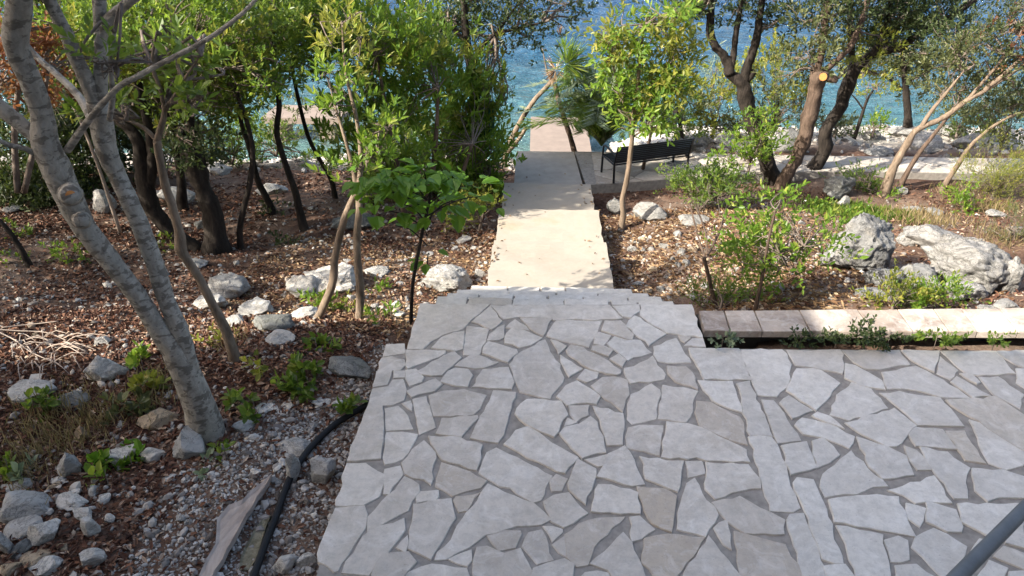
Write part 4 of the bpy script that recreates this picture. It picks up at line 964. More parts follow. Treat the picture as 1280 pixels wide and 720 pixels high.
def crown(parent, clumps, mat, L=.06, w=.38, k=7, slen=.13, sub=7, up=.25, leafshape=LEAF4, attach=None, twig=None, name='crown', tight=.34, trad=.007, droop=0, Y=None, mats=None, uptend=.5):
    groups = {}
    mb = MB()
    for c in clumps:
        px, py, yy, rx, ry, dm, cnt = c[:7]; mt = c[7] if len(c) > 7 else mat
        c0 = PY(px, py, yy); s = depth(c0) / FPX
        q = nrm(rng.normal(size=(sub, 3))) * rng.uniform(.35, 1, (sub, 1)) ** .6
        def tow(q): return c0 + RT * (q[:, :1] * rx * s) + UP * (q[:, 1:2] * ry * s) + FW * (q[:, 2:3] * dm)
        sc_ = tow(q)
        if attach is not None and len(attach):
            A = np.array(attach)
            for e in sc_:
                i = np.argmin(np.linalg.norm(A - e, axis=1)); a = A[i]
                if np.linalg.norm(a - e) > 1.0 and rng.uniform() < .55: a = e + (a - e) * .35 / np.linalg.norm(a - e)
                m1 = a * .65 + e * .35 + rng.normal(0, .06, 3) + np.array([0, 0, .05]); m2 = a * .3 + e * .7 + rng.normal(0, .06, 3)
                mb.tube([a, m1, m2, e], [trad * 1.6, trad * 1.2, trad * .8, trad * .35], 5, 2, cap=False)
                for _ in range(2):
                    e2 = e + rng.normal(0, 1, 3) * np.array([rx * s, rx * s, ry * s]) * .35
                    mb.tube([m2, (m2 + e2) / 2 + rng.normal(0, .03, 3), e2], [trad * .6, trad * .45, trad * .2], 4, 2, cap=False)
        idx = rng.integers(0, sub, cnt)
        qq = q[idx] + rng.normal(0, tight, (cnt, 3)); C = tow(qq)
        D = nrm(C - c0) * .8 + rng.normal(0, .5, (cnt, 3)) + np.array([0, 0, uptend])
        groups.setdefault(mt, []).append(sprigs(C, D, k, slen, L, w, up, droop))
    for mt, g in groups.items():
        A = [np.concatenate([x[i] for x in g]) for i in range(5)]
        V, F = leaves_mesh(*A, leafshape)
        o = link(name, npmesh(name, V, F), None, M[mt]); tag(o, kind='stuff'); local(o, parent)
    if twig and mb.v: tag(mb.build("branches", M[twig], parent), kind="stuff")
def trunkset(parent, limbs, bark, Y, sides=12, rough=.12, sub=5, root=True, fl=1.45):
    """limbs: list of (name, [(px,py[,Y])...], [r_px...]); returns attachment points"""
    att = []
    for i, (nm, pts, rad) in enumerate(limbs):
        P = [W3(p, Y) for p in pts]; rd = [r * depth(q) / FPX for r, q in zip(rad, P)]
        for q in range(len(pts)):
            a_, b_ = pts[max(q - 1, 0)], pts[min(q + 1, len(pts) - 1)]; rd[q] *= max(.72, abs(b_[1] - a_[1]) / (math.hypot(b_[0] - a_[0], b_[1] - a_[1]) + 1e-6))
        if root and nm == 'trunk' and i == 0:
            g = PG(pts[0][0], pts[0][1]); P[0] = np.array([P[0][0], P[0][1], min(P[0][2], G(P[0][0], P[0][1]))])
            P = [P[0] - np.array([0, 0, .15])] + P; rd = [rd[0] * fl * 1.1] + [rd[0] * (1.2 if rd[0] > .05 else 1.1)] + rd[1:]
        MB().tube(P, rd, sides if max(rd) > .02 else 7, sub, rough, i * 3.1 + pts[0][0]).build(nm, M[bark], parent)
        att += [P[-1], P[-2]] if nm != 'trunk' or len(limbs) == 1 else [P[-1]]
        if len(P) > 3 and nm != 'trunk': att.append(P[len(P) // 2])
    return att
def tree(name, label, base_px, limbs, bark, clumps, mat, cat='tree', group=None, twig='twig', Y=None, **kw):
    g = PG(*base_px); Y = g[1] if Y is None else Y
    t = thing(name, label, cat, g, group)
    tk = {k: kw.pop(k) for k in ('rough', 'sides', 'fl') if k in kw}
    att = trunkset(t, limbs, bark, Y, **tk) if limbs else [g + np.array([0, 0, .1])]
    cl = [(c[0], c[1], Y + c[2], *c[3:]) for c in clumps]
    if cl: crown(t, cl, mat, attach=att, twig=twig, **kw)
    return t, att

# pale twin trunked tree in the left foreground
GY = PG(259, 543)[1] - 4.1
GL_ = lambda L: [(n, [(p[0], p[1], (p[2] if len(p) > 2 else 4.1) + GY) for p in P], r) for n, P, r in L]
t, att = tree('grey_tree', 'pale grey twin trunked tree with blotched smooth bark in the left foreground', (259, 543),
  GL_([('trunk', [(259, 543), (246, 500, 4.1), (222, 445, 4.1), (196, 408, 4.1), (170, 368, 4.1), (145, 335, 4.1), (106, 285, 4.1), (88, 250, 4.1), (72, 215, 4.1), (58, 182, 4.1), (52, 140, 4.1), (38, 100, 4.08), (20, 55, 4.05), (24, 10, 4.0), (30, -60, 3.9), (40, -160, 3.8)], [20, 19.5, 18.5, 14.5, 14, 15, 17, 18, 19, 17, 13.5, 14, 15, 15, 13, 9]),
   ('limb', [(240, 478, 4.1), (226, 420, 4.13), (208, 375, 4.17), (190, 320, 4.22), (166, 260, 4.26), (147, 220, 4.3), (134, 190, 4.3), (127, 155, 4.3), (122, 128, 4.3)], [13, 12, 11, 11.5, 11.5, 12, 13, 14, 14]),
   ('limb', [(122, 135, 4.3), (108, 100, 4.28), (94, 70, 4.26), (82, 40, 4.24), (64, 5, 4.2), (40, -60, 4.1)], [11, 10, 9.5, 9, 8.5, 7]),
   ('limb', [(124, 135, 4.3), (126, 95, 4.32), (126, 50, 4.34), (124, 0, 4.36), (120, -80, 4.4)], [9, 8.5, 8, 8, 6]),
   ('limb', [(126, 50, 4.34), (134, 28, 4.34), (152, 10, 4.33), (176, -8, 4.3), (230, -40, 4.3)], [7, 9, 8.5, 8, 5]),
   ('limb', [(84, 188, 4.1), (98, 168, 4.08), (115, 145, 4.05), (135, 122, 4.03), (152, 106, 4.02), (171, 96, 4.0), (200, 80, 3.98), (232, 64, 3.95), (270, 42, 3.92), (312, 8, 3.9), (340, -30, 3.9)], [6, 5.5, 5.5, 5, 5, 4.8, 4.6, 4.4, 4, 3.4, 2]),
   ('limb', [(52, 198, 4.1), (32, 186, 4.05), (14, 182, 4.0), (-10, 172, 3.95)], [6, 5, 4.5, 4]),
   ('limb', [(55, 178, 4.1), (32, 160, 4.1), (10, 142, 4.1), (-20, 118, 4.1)], [13, 13, 13, 12]),
   ('limb', [(116, 150, 4.35), (98, 120, 4.5), (70, 92, 4.6), (45, 70, 4.65), (20, 40, 4.7)], [7, 6, 5.5, 5, 4]),
   ('limb', [(137, 150, 4.25), (141, 120, 4.2), (139, 85, 4.2), (143, 40, 4.2)], [3.5, 3.5, 3, 2.5])]),
  'bark_grey', [(-120, -150, -.2, 90, 60, .7, 120), (136, 78, .0, 10, 8, .1, 6)], 'leaf_mid', L=.07, rough=.09, sides=22, fl=1.3)
MB().tube([PY(88, 243, 3.93 + GY), PY(88.5, 244, 3.90 + GY)], [.026, .024], 14).build('branch_scar', M['cut'], t)
MB().tube([PY(88, 243, 4.0 + GY), PY(88.3, 243.6, 3.90 + GY)], [.062, .045], 14, 3, .1).build('branch_scar', M['bark_grey'], t)
MB().tube([PY(102, 275, 4.05 + GY), PY(102, 275, 3.95 + GY)], [.05, .036], 12, 3, .1).build('branch_scar', M['bark_grey'], t)
# brown sapling right of the pale tree
tree('sapling', 'slim brown barked sapling with a knotty bend right of the pale twin trunk', (292, 452),
  [('trunk', [(294, 450), (283, 415), (268, 385), (250, 350), (232, 322), (226, 312), (224, 290), (216, 260), (207, 232), (200, 200), (196, 175)], [7.5, 7, 6.5, 6, 7, 8, 6, 5.5, 5.5, 5, 5]),
   ('limb', [(196, 176), (204, 150), (208, 132), (225, 126), (240, 128)], [4.5, 4, 3.5, 2.5, 1.5]), ('limb', [(196, 176), (180, 160), (158, 150), (142, 146)], [4, 3.5, 3, 2]),
   ('limb', [(206, 140), (200, 110), (190, 80), (196, 40)], [3, 2.5, 2.2, 1.5]), ('limb', [(206, 140), (230, 100), (250, 70)], [3, 2.4, 1.6])],
  'bark_tan', [(190, 70, .2, 22, 18, .25, 16), (245, 75, .2, 22, 18, .25, 16), (145, 140, .1, 18, 12, .2, 10), (238, 125, .1, 18, 12, .2, 10)], 'leaf_mid', L=.095, w=.36, trad=.009)
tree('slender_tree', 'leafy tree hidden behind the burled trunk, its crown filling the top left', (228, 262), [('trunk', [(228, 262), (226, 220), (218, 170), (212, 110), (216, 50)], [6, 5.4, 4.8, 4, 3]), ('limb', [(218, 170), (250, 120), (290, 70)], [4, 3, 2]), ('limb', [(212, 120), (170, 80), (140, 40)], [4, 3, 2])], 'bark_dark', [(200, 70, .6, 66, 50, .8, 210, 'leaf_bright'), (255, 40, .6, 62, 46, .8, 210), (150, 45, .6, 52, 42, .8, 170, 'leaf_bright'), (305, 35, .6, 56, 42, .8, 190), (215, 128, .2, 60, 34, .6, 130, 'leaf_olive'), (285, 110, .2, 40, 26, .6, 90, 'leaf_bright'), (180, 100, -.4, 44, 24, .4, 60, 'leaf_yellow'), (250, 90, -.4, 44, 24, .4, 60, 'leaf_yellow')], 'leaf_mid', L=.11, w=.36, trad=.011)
tree('shrub', 'tangle of bare pale twigs behind the pale twin trunk', (180, 300), [('stem', [(180, 300, 8), (190, 220, 8), (215, 150, 8), (240, 110, 8)], [2.5, 2.2, 2, 1.2]), ('stem', [(150, 290, 8), (120, 200, 8), (90, 130, 8), (60, 100, 8)], [2.5, 2.2, 2, 1.2])], 'twig_pale', [(240, 105, 8.0 - 7.9, 60, 34, .6, 14), (290, 110, .1, 40, 30, .5, 12), (60, 105, .1, 60, 40, .6, 14), (190, 90, .1, 40, 30, .5, 10)], 'leaf_yellow', cat='shrub', Y=7.9, twig='twig_pale', sub=11, trad=.0038, L=.08)
# thick dark trunks
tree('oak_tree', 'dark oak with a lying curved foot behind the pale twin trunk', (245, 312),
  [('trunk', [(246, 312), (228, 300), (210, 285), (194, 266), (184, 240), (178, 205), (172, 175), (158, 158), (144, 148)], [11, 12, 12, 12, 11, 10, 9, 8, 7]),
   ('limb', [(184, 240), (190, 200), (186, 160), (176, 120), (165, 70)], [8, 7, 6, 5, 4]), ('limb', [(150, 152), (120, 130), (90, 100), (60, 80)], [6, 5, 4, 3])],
  'bark_dark', [(110, 60, .5, 65, 50, .8, 255), (70, 130, .8, 60, 40, .8, 136, 'leaf_dark'), (170, 20, .4, 60, 50, .8, 255), (130, 120, .8, 40, 40, .6, 102, 'leaf_dark'), (110, -70, .3, 90, 50, 1.2, 280), (10, -60, .6, 80, 50, 1.2, 240), (110, 75, -.2, 34, 26, .5, 70, 'leaf_yellow'), (165, 62, -.2, 34, 26, .5, 80, 'leaf_bright'), (60, 40, .2, 40, 30, .5, 90, 'leaf_bright'), (50, 20, .5, 60, 40, .8, 153)], 'leaf_mid', L=.07, trad=.012, rough=.25)  # two clumps above view are added to shade the wood below
tree('oak_tree', 'thick dark trunk with a burl at mid height left of the slim black stems', (272, 315),
  [('trunk', [(272, 316), (270, 290), (262, 260), (253, 235), (246, 212), (240, 195), (232, 178), (222, 160)], [15, 13, 12.5, 12, 14, 15, 10, 7]),
   ('limb', [(236, 190), (240, 160), (232, 120), (240, 80)], [6, 5, 4.5, 3.5]), ('limb', [(224, 165), (205, 140), (190, 100)], [5, 4, 3])],
  'bark_dark', [(235, 55, .5, 70, 50, .9, 323), (290, 95, .3, 45, 35, .7, 187), (250, -70, .6, 90, 45, 1.2, 280), (340, -90, 1.0, 80, 40, 1.2, 240), (230, 30, -.2, 44, 30, .5, 90, 'leaf_bright'), (290, 62, -.2, 40, 26, .5, 80, 'leaf_yellow'), (340, 95, -.3, 26, 20, .4, 40, 'leaf_bright'), (300, 40, .5, 60, 45, .9, 289), (262, 140, .2, 45, 28, .5, 136), (255, 180, -.1, 34, 26, .4, 102, 'leaf_dark')], 'leaf_mid', L=.075, trad=.012, rough=.3)  # the two clumps above view are added as extra shade over the wood
for lab, base, pts, rad, cl in [
  ('slim black stem leaning left, first right of the burled trunk', (300, 312), [(301, 312), (300, 285), (306, 255), (312, 230), (316, 190), (308, 150), (297, 118), (290, 60)], [4, 3.5, 3.6, 3.5, 3.2, 3, 2.6, 2], [(300, 50, .4, 55, 40, .7, 204), (270, 110, .3, 30, 24, .4, 85)]),
  ('slim dark stem at the back leaning left, its foot in green tuft', (341, 267), [(341, 267), (332, 245), (322, 225), (312, 185), (302, 155), (298, 122)], [5, 4.6, 4.2, 3.5, 3, 2.4], [(330, 20, .6, 60, 40, .8, 238)]),
  ('slim forked black stem in front of the small jetty', (380, 287), [(380, 286), (374, 262), (368, 236), (355, 200), (346, 165), (349, 130), (343, 90), (338, 40)], [5.5, 4.8, 4.5, 4, 3.5, 3.4, 3, 2], [(360, 40, .4, 50, 40, .7, 221), (400, 60, .2, 40, 30, .6, 119)]),
  ('thin dark stem just left of the leafy bush', (419, 248), [(419, 248), (414, 225), (400, 200), (385, 170), (372, 120), (360, 60)], [3.5, 3.2, 3, 2.8, 2.5, 2], [(385, 20, .3, 45, 35, .6, 187)]),
  ('small dark leaning stem at the left edge in the shade', (38, 333), [(38, 334), (22, 305), (8, 285), (-8, 268), (-40, 230)], [4.5, 4, 3.6, 3.4, 3], [])]:
    tr, _ = tree('slender_tree', lab, base, [('trunk', pts, rad)], 'bark_dark', cl, 'leaf_mid', L=.075, trad=.01)
MBp = [(366, 238), (384, 205), (398, 186), (412, 172), (424, 165)]
# leafy bush left of the path, and the two crooked stems in front of it
tree('slender_tree', 'sparse young tree on two crooked stems that cross in front of the leafy bush', (440, 446),
  [('trunk', [(379, 432, 5.3), (388, 412, 5.32), (402, 388, 5.36), (416, 352, 5.4), (419, 320, 5.45), (430, 275, 5.5), (440, 250, 5.55), (447, 236, 5.55), (451, 200, 5.6), (446, 150, 5.7), (432, 90, 5.8), (428, 30, 5.8)], [5.5, 5.2, 5.5, 5.5, 4.8, 4.6, 4.2, 4.2, 3, 2.4, 1.8, 1.2]),
   ('trunk', [(440, 448, 5.2), (444, 425, 5.22), (449, 395, 5.3), (450, 360, 5.36), (447, 325, 5.4), (446, 295, 5.45), (449, 262, 5.5), (447, 238, 5.55), (436, 190, 5.6), (418, 130, 5.7)], [5.5, 5.2, 5, 5, 4.8, 4.6, 4.4, 4, 2.4, 1.5]),
   ('limb', [(449, 215, 5.6), (470, 190, 5.7), (486, 160, 5.7)], [2.2, 1.7, 1])],
  'bark_tan', [(450, 205, .4, 30, 24, .25, 26), (432, 110, .5, 30, 34, .3, 30), (425, 50, .5, 34, 30, .3, 36, 'leaf_yellow'), (480, 165, .5, 26, 22, .25, 24)], 'leaf_bright', Y=5.2, L=.085, w=.32, k=7, slen=.10, trad=.005, up=.35, uptend=.8)
tree('bush', 'tall leafy green bush with yellow shoot tips left of the concrete path', (530, 268),
  [('trunk', [(505, 262, 9.0), (500, 225, 9.0), (490, 180, 9.0), (480, 120, 9.0), (470, 70, 9.0)], [4, 3.6, 3, 2.4, 1.6]), ('trunk', [(530, 264, 9.1), (540, 220, 9.1), (545, 170, 9.1), (548, 110, 9.2)], [4, 3.4, 2.8, 1.6]), ('trunk', [(555, 262, 9.2), (575, 225, 9.3), (590, 180, 9.4)], [3.4, 2.8, 1.6])],
  'bark_brown', [(455, 50, 0.2, 60, 48, .8, 181), (500, 105, 0.2, 60, 42, .8, 189), (555, 112, 1.5, 52, 38, .8, 302), (450, 135, -0.1, 40, 42, .6, 94), (480, 178, 0.0, 58, 42, .6, 166), (545, 190, 1.7, 54, 42, .6, 317), (590, 178, 1.7, 32, 44, .5, 226), (410, 28, 0.4, 50, 36, .8, 118), (505, 38, 0.6, 60, 32, .8, 118, 'leaf_mid'), (520, 235, 1.1, 56, 26, .5, 226, 'leaf_mid'), (572, 228, 1.7, 34, 24, .5, 165), (604, 200, 1.7, 20, 26, .4, 90), (470, 215, 0.0, 40, 26, .5, 79),
   (475, 72, 0.0, 56, 26, .5, 33, 'leaf_yellow'), (540, 78, 1.3, 54, 18, .5, 71, 'leaf_yellow'), (435, 28, 0.3, 56, 40, .5, 23, 'leaf_yellow'), (600, 118, 1.9, 26, 24, .5, 25, 'leaf_yellow'), (560, 150, 1.7, 46, 20, .4, 33, 'leaf_yellow')], 'leaf_bright', Y=9.1, L=.125, w=.31, k=7, slen=.14, trad=.005, up=.35, uptend=.8, tight=.40)
# broad leaved seedling in front, leaf by leaf
sd = thing('seedling_tree', 'young broad leaved tree on a hair thin dark stem before the leafy bush', 'sapling', PG(514, 408))
MB().tube([PG(514, 408) - np.array([0, 0, .1]), PY(514, 395, 5.3), PY(516, 355, 5.3), PY(524, 310, 5.3), (PY(531, 275, 5.3)), PY(537, 250, 5.3), PY(540, 225, 5.3)], [.017, .016, .015, .014, .012, .01, .007], 8, 4, .1).build('trunk', M['bark_dark'], sd)
V0, F0 = LEAF4
big = np.array([[0, 0, 0], [.18, .36, .05], [.42, .5, .1], [.75, .30, .04], [1, 0, -.14], [.75, -.30, .04], [.42, -.5, .1], [.18, -.36, .05]]); bigF = [[0, 4, 3, 2], [0, 2, 1], [0, 6, 5, 4], [0, 7, 6]]
lm = mesh('leaf', big, bigF); lm.materials.append(M['leaf_big'])
mb = MB(); lr = random.Random(3)
for (cx_, cy_, n_) in [(470, 238, 14), (500, 225, 18), (530, 215, 20), (560, 222, 20), (590, 232, 14), (540, 245, 18), (500, 255, 14), (470, 262, 8), (455, 225, 8), (575, 250, 10), (610, 245, 5), (520, 270, 8), (548, 262, 10), (480, 212, 10), (537, 318, 6), (494, 282, 3)]:
    c0 = PY(cx_, cy_, 5.3 + lr.uniform(-.25, .35)); st = PY(534, min(max(cy_ + 25, 240), 330), 5.3)
    mb.tube([st, (st + c0) / 2 + np.array([0, 0, .05]), c0], [.006, .005, .003], 5, 3, cap=False)
    for i in range(n_):
        a = lr.uniform(0, 6.28); r_ = lr.uniform(.03, .16); p = c0 + np.array([math.cos(a) * r_, math.sin(a) * r_, lr.uniform(-.06, .06)])
        x = Vector((math.cos(a), math.sin(a), lr.uniform(-.8, .25))).normalized(); y = Vector((lr.uniform(-.3, .3), lr.uniform(-.3, .3), 1)).cross(x).normalized(); z = x.cross(y); L_ = lr.uniform(.085, .155)
        o = link('leaf', lm, sd); mat4 = __import__('mathutils').Matrix((x, y, z)).transposed().to_4x4(); o.rotation_mode = 'QUATERNION'; o.rotation_quaternion = mat4.to_quaternion()
        o.location = Vector(p) - sd.location; o.scale = (L_, L_ * lr.uniform(.65, .85), L_)
tag(mb.build("branches", M["bark_dark"], sd), kind="stuff")
# tree at the water's edge with dark grey canopy, its trunk behind the bush
tree('oak_tree', 'dark fine leaved oak standing at the water left of the path, canopy over the sea', (592, 243),
  [('trunk', [(592, 240), (594, 200), (596, 150), (594, 110), (586, 70), (582, 40), (580, 0)], [7, 6.5, 6, 6, 6, 5, 4]),
   ('limb', [(590, 85), (600, 62), (618, 44), (645, 36), (680, 28)], [4.5, 4, 3.2, 2.6, 1.6]), ('limb', [(584, 55), (560, 30), (535, 15)], [4, 3, 2]), ('limb', [(618, 44), (640, 15), (660, -10)], [2.6, 2.2, 1.5])],
  'bark_dark', [(600, 15, .2, 50, 26, .9, 200), (660, 20, .2, 50, 26, .8, 190), (540, 10, .3, 55, 26, .9, 210), (705, 12, .2, 26, 20, .6, 60), (560, 45, .3, 40, 20, .6, 60), (640, -30, 0, 90, 30, 1, 200), (612, 95, .2, 20, 28, .3, 26, 'leaf_mid'), (620, 130, .0, 16, 16, .3, 16, 'leaf_mid')], 'leaf_dark', Y=10.9, L=.07, w=.42, k=7, slen=.16, trad=.012)
# slim sapling right of the path with yellow green crown
tree('sapling', 'slim young tree with yellow green crown in front of the bench', (776, 287),
  [('trunk', [(776, 286), (779, 268), (778, 250), (783, 228), (787, 200), (790, 172), (792, 145), (797, 110), (800, 70), (806, 30)], [4, 3.6, 3.4, 3.4, 3.2, 3, 2.8, 2.4, 2, 1.4]),
   ('limb', [(791, 160), (776, 120), (765, 75)], [2, 1.6, 1]), ('limb', [(792, 150), (815, 120), (835, 80)], [2, 1.6, 1]), ('limb', [(790, 172), (806, 162), (826, 158)], [1.8, 1.4, .8])],
  'bark_tan', [(808, 45, 0, 42, 34, .45, 120), (780, 75, 0, 26, 36, .4, 80, 'leaf_bright'), (840, 90, .1, 26, 44, .4, 90), (800, 105, .1, 38, 30, .4, 100, 'leaf_bright'), (838, 25, 0, 24, 20, .4, 46, 'leaf_bright'), (795, 150, -.1, 22, 14, .3, 26, 'leaf_bright'), (826, 155, -.1, 20, 12, .3, 26, 'leaf_bright'), (820, 125, .3, 40, 22, .4, 60, 'leaf_mid'), (765, 35, .1, 22, 16, .3, 26)], 'leaf_yellow', L=.10, w=.34, k=6, slen=.13, trad=.006, uptend=.1, droop=.3)
tree('stake', 'thin dark leaning stick tree right behind the bench backrest', (800, 226), [('trunk', [(801, 226), (806, 200), (812, 175), (816, 150)], [2.4, 2.2, 2, 1.6])], 'bark_brown', [(818, 140, .1, 18, 14, .3, 24)], 'leaf_mid', cat='sapling', L=.08)
tree('slender_tree', 'thin bent dark stem rising at the right end of the bench', (862, 209), [('trunk', [(862, 209), (858, 190), (852, 168), (848, 140), (846, 110)], [2.6, 2.4, 2.2, 2, 1.4])], 'bark_dark', [(840, 120, .2, 30, 26, .4, 70), (852, 160, .2, 24, 12, .3, 30)], 'leaf_mid', L=.08)
# yucca on two leaning trunks
Yy = 13.2
yk = thing('yucca', 'spiky headed yucca on two leaning bare trunks beside the jetty', 'yucca', PY(640, 200, Yy))
MB().tube([PY(628, 212, Yy), PY(634, 187, Yy), (PY(641, 170, Yy)), PY(654, 146, Yy), PY(669, 124, Yy), PY(684, 108, Yy), PY(692, 98, Yy)], [.06, .055, .05, .046, .043, .04, .036], 10, 4, .2, 3).build('trunk', M['bark_tan'], yk)
MB().tube([PY(630, 196, Yy - .05), PY(640, 184, Yy - .1), PY(650, 172, Yy - .1), PY(657, 160, Yy - .1)], [.045, .04, .038, .034], 9, 3, .25, 5).build('limb', M['bark_tan'], yk)
MB().tube([PY(719, 194, Yy - .2), PY(714, 175, Yy - .2), PY(706, 150, Yy - .2), PY(698, 125, Yy - .1), PY(694, 105, Yy)], [.05, .046, .043, .04, .036], 10, 4, .2, 7).build('trunk', M['bark_brown'], yk)
MB().tube([PY(690, 104, Yy), PY(684, 90, Yy), PY(678, 60, Yy)], [.02, .016, .01], 6, 3, .1).build('limb', M['twig'], yk)
def spikes(c, n, L, w, dirbias, mat, name, parent, spread=1.0):
    d = nrm(rng.normal(0, spread, (n, 3)) + dirbias); c = c[None] + d * .02
    ll = rng.uniform(.7, 1.1, n) * L
    base = (np.array([[0, 0, 0], [.4, .5, 0], [1, 0, -.0], [.4, -.5, 0]]), np.array([[0, 2, 1], [0, 3, 2]]))
    V, F = leaves_mesh(c, d, rng.normal(0, .4, (n, 3)) + np.array([0, 0, 1]), ll, ll * w, base)
    o = link(name, npmesh(name, V, F), None, mat); local(o, parent); return o
hc = PY(708, 80, Yy)
spikes(hc, 130, .52, .065, np.array([.5, -.2, .2]), M['leaf_mid'], 'crown', yk)
spikes(PY(716, 84, Yy), 60, .5, .06, np.array([.6, -.3, -.1]), M['leaf_grey'], 'crown', yk)
spikes(PY(706, 62, Yy), 45, .3, .09, np.array([0, -.2, .8]), M['leaf_bright'], 'crown', yk)
spikes(PY(695, 88, Yy), 90, .30, .06, np.array([-.35, -.3, -.5]), M['litter_tan'], 'dead_leaf_skirt', yk)
spikes(PY(700, 46, Yy), 12, .22, .1, np.array([0, 0, 1]), M['litter_tan'], 'flower_stalk', yk, .4)
# young date palm
pm = thing('palm', 'young feathery date palm left of the bench beside the jetty', 'palm', PY(752, 192, 13.0))
c0 = PY(752, 182, 13.0)
for i in range(58):
    a = i * 2.4 + rng.uniform(-.2, .2); rr_ = rng.uniform(.4, 1.2); hgt = rng.uniform(.6, 1.5) * (1.3 - rr_ * .45); d = np.array([math.cos(a), math.sin(a), 0])
    pts = [c0, c0 + d * rr_ * .25 + np.array([0, 0, hgt * .62]), c0 + d * rr_ * .65 + np.array([0, 0, hgt]), c0 + d * rr_ * 1.15 + np.array([0, 0, hgt * .86])]
    mb = MB().tube(pts, [.014, .011, .007, .003], 5, 6, cap=False)
    C = np.array(mb.v).reshape(-1, 5, 3).mean(1); n = len(C); P = []; Dd = []
    for j in range(3, n * 3):
        t_ = j / 3; k0 = min(int(t_), n - 2); p = C[k0] + (C[k0 + 1] - C[k0]) * (t_ - k0); tg = C[k0 + 1] - C[k0]; tg = tg / np.linalg.norm(tg); sd_ = np.cross(tg, [0, 0, 1]); sd_ /= np.linalg.norm(sd_) + 1e-6
        for s_ in (-1, 1): P.append(p); Dd.append(tg * .75 + sd_ * s_ * .75 + np.array([0, 0, .12]) + rng.normal(0, .08, 3))
    P = np.array(P); Dd = np.array(Dd); ll = rng.uniform(.22, .36, len(P)); V, F = leaves_mesh(P, Dd, np.tile([0, 0, 1.0], (len(P), 1)) + rng.normal(0, .2, P.shape), ll, ll * .10, LEAF2)
    n0 = len(mb.v); mb.v += [tuple(v) for v in V]; mb.f += [[int(q) + n0 for q in f] for f in F]
    mb.build('frond', M['leaf_mid'] if i % 3 else M['leaf_grey'], pm, False)
# oaks at the right
def cutface(parent, px, py, Y, r, dx=-.5, dz=.1):
    p = PY(px, py, Y); d = nrm(np.array([dx, -.8, dz])); 
    MB().tube([p - d * .10, p], [r * 1.12, r * 1.06], 14, 1, .1).build('limb_stub', M['bark_brown'], parent, False)
    MB().tube([p, p + d * .008], [r, r * .98], 14, 1).build('cut_face', M['cut'], parent, False)
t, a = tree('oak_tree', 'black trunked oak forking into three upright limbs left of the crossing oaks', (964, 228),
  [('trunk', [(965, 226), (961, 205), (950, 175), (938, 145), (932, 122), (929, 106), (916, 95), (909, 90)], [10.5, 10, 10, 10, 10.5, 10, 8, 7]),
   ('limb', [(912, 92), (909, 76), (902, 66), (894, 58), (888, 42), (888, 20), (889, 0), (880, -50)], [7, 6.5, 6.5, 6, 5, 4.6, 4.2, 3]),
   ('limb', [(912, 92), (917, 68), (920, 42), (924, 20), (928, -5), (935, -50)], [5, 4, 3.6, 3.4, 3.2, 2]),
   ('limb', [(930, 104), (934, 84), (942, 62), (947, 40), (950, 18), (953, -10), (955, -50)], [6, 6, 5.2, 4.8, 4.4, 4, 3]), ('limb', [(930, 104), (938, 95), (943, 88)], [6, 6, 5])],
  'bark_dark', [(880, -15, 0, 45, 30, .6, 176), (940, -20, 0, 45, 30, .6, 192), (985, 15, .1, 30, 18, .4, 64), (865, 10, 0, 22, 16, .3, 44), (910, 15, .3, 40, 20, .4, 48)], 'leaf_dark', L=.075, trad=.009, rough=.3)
t, a = tree('oak_tree', 'brown oak with an orange fresh cut stub, crossing the dark leaning oak', (977, 236),
  [('trunk', [(977, 236), (984, 218), (997, 196), (1006, 172), (1011, 150), (1018, 120), (1022, 100), (1022, 88)], [9, 8.5, 8.5, 9.5, 9.5, 9.5, 10, 8]),
   ('limb', [(1022, 90), (1025, 70), (1030, 45), (1033, 20), (1036, -5), (1040, -50)], [5, 4.6, 4, 3.6, 3.2, 2]),
   ('limb', [(1022, 92), (1036, 84), (1050, 72), (1064, 56), (1072, 38), (1080, 18), (1086, -5), (1095, -50)], [5.5, 5.5, 5, 4.8, 4.4, 4, 3.6, 2.5]),
   ('limb', [(1024, 95), (1036, 97), (1046, 100)], [6, 7, 6])],
  'bark_brown', [(1020, 30, .1, 30, 30, .5, 112, 'leaf_olive'), (1010, 70, .1, 26, 26, .4, 89, 'leaf_olive'), (1060, 10, .1, 40, 24, .5, 112), (1040, -40, 0, 70, 30, .8, 240), (985, 85, .3, 28, 22, .4, 73, 'leaf_olive'), (1075, 62, .4, 26, 22, .3, 57, 'leaf_yellow')], 'leaf_dark', L=.075, trad=.009, rough=.3)
cutface(t, 1029, 96, 10.30, .052)
t, a = tree('oak_tree', 'dark leaning oak with a heavy limb arching right, behind the cut brown oak', (1011, 222),
  [('trunk', [(1010, 224), (1018, 210), (1030, 190), (1031, 170), (1036, 155), (1048, 138), (1056, 118), (1062, 100), (1070, 84)], [12, 10, 9, 8.5, 8.5, 9, 9, 8.5, 8]),
   ('limb', [(1068, 88), (1082, 74), (1096, 66), (1112, 62), (1124, 60), (1136, 52), (1150, 42), (1180, 26), (1220, 0)], [8, 7.5, 7, 7, 6.6, 6, 5.6, 5, 4]),
   ('limb', [(1066, 92), (1064, 60), (1062, 25), (1064, -10)], [4.5, 4, 3.5, 3]), ('limb', [(1090, 68), (1100, 50), (1110, 20), (1116, -10)], [4.5, 4, 3.4, 3])],
  'bark_dark', [(1115, 25, .2, 40, 28, .6, 304), (1150, 10, .2, 50, 26, .6, 320), (1095, 0, .1, 40, 26, .6, 208), (1165, 45, .3, 34, 22, .5, 160), (1120, 45, .4, 36, 14, .4, 112), (1160, -40, 0, 100, 36, 1, 384)], 'leaf_dark', L=.07, trad=.01, rough=.3)
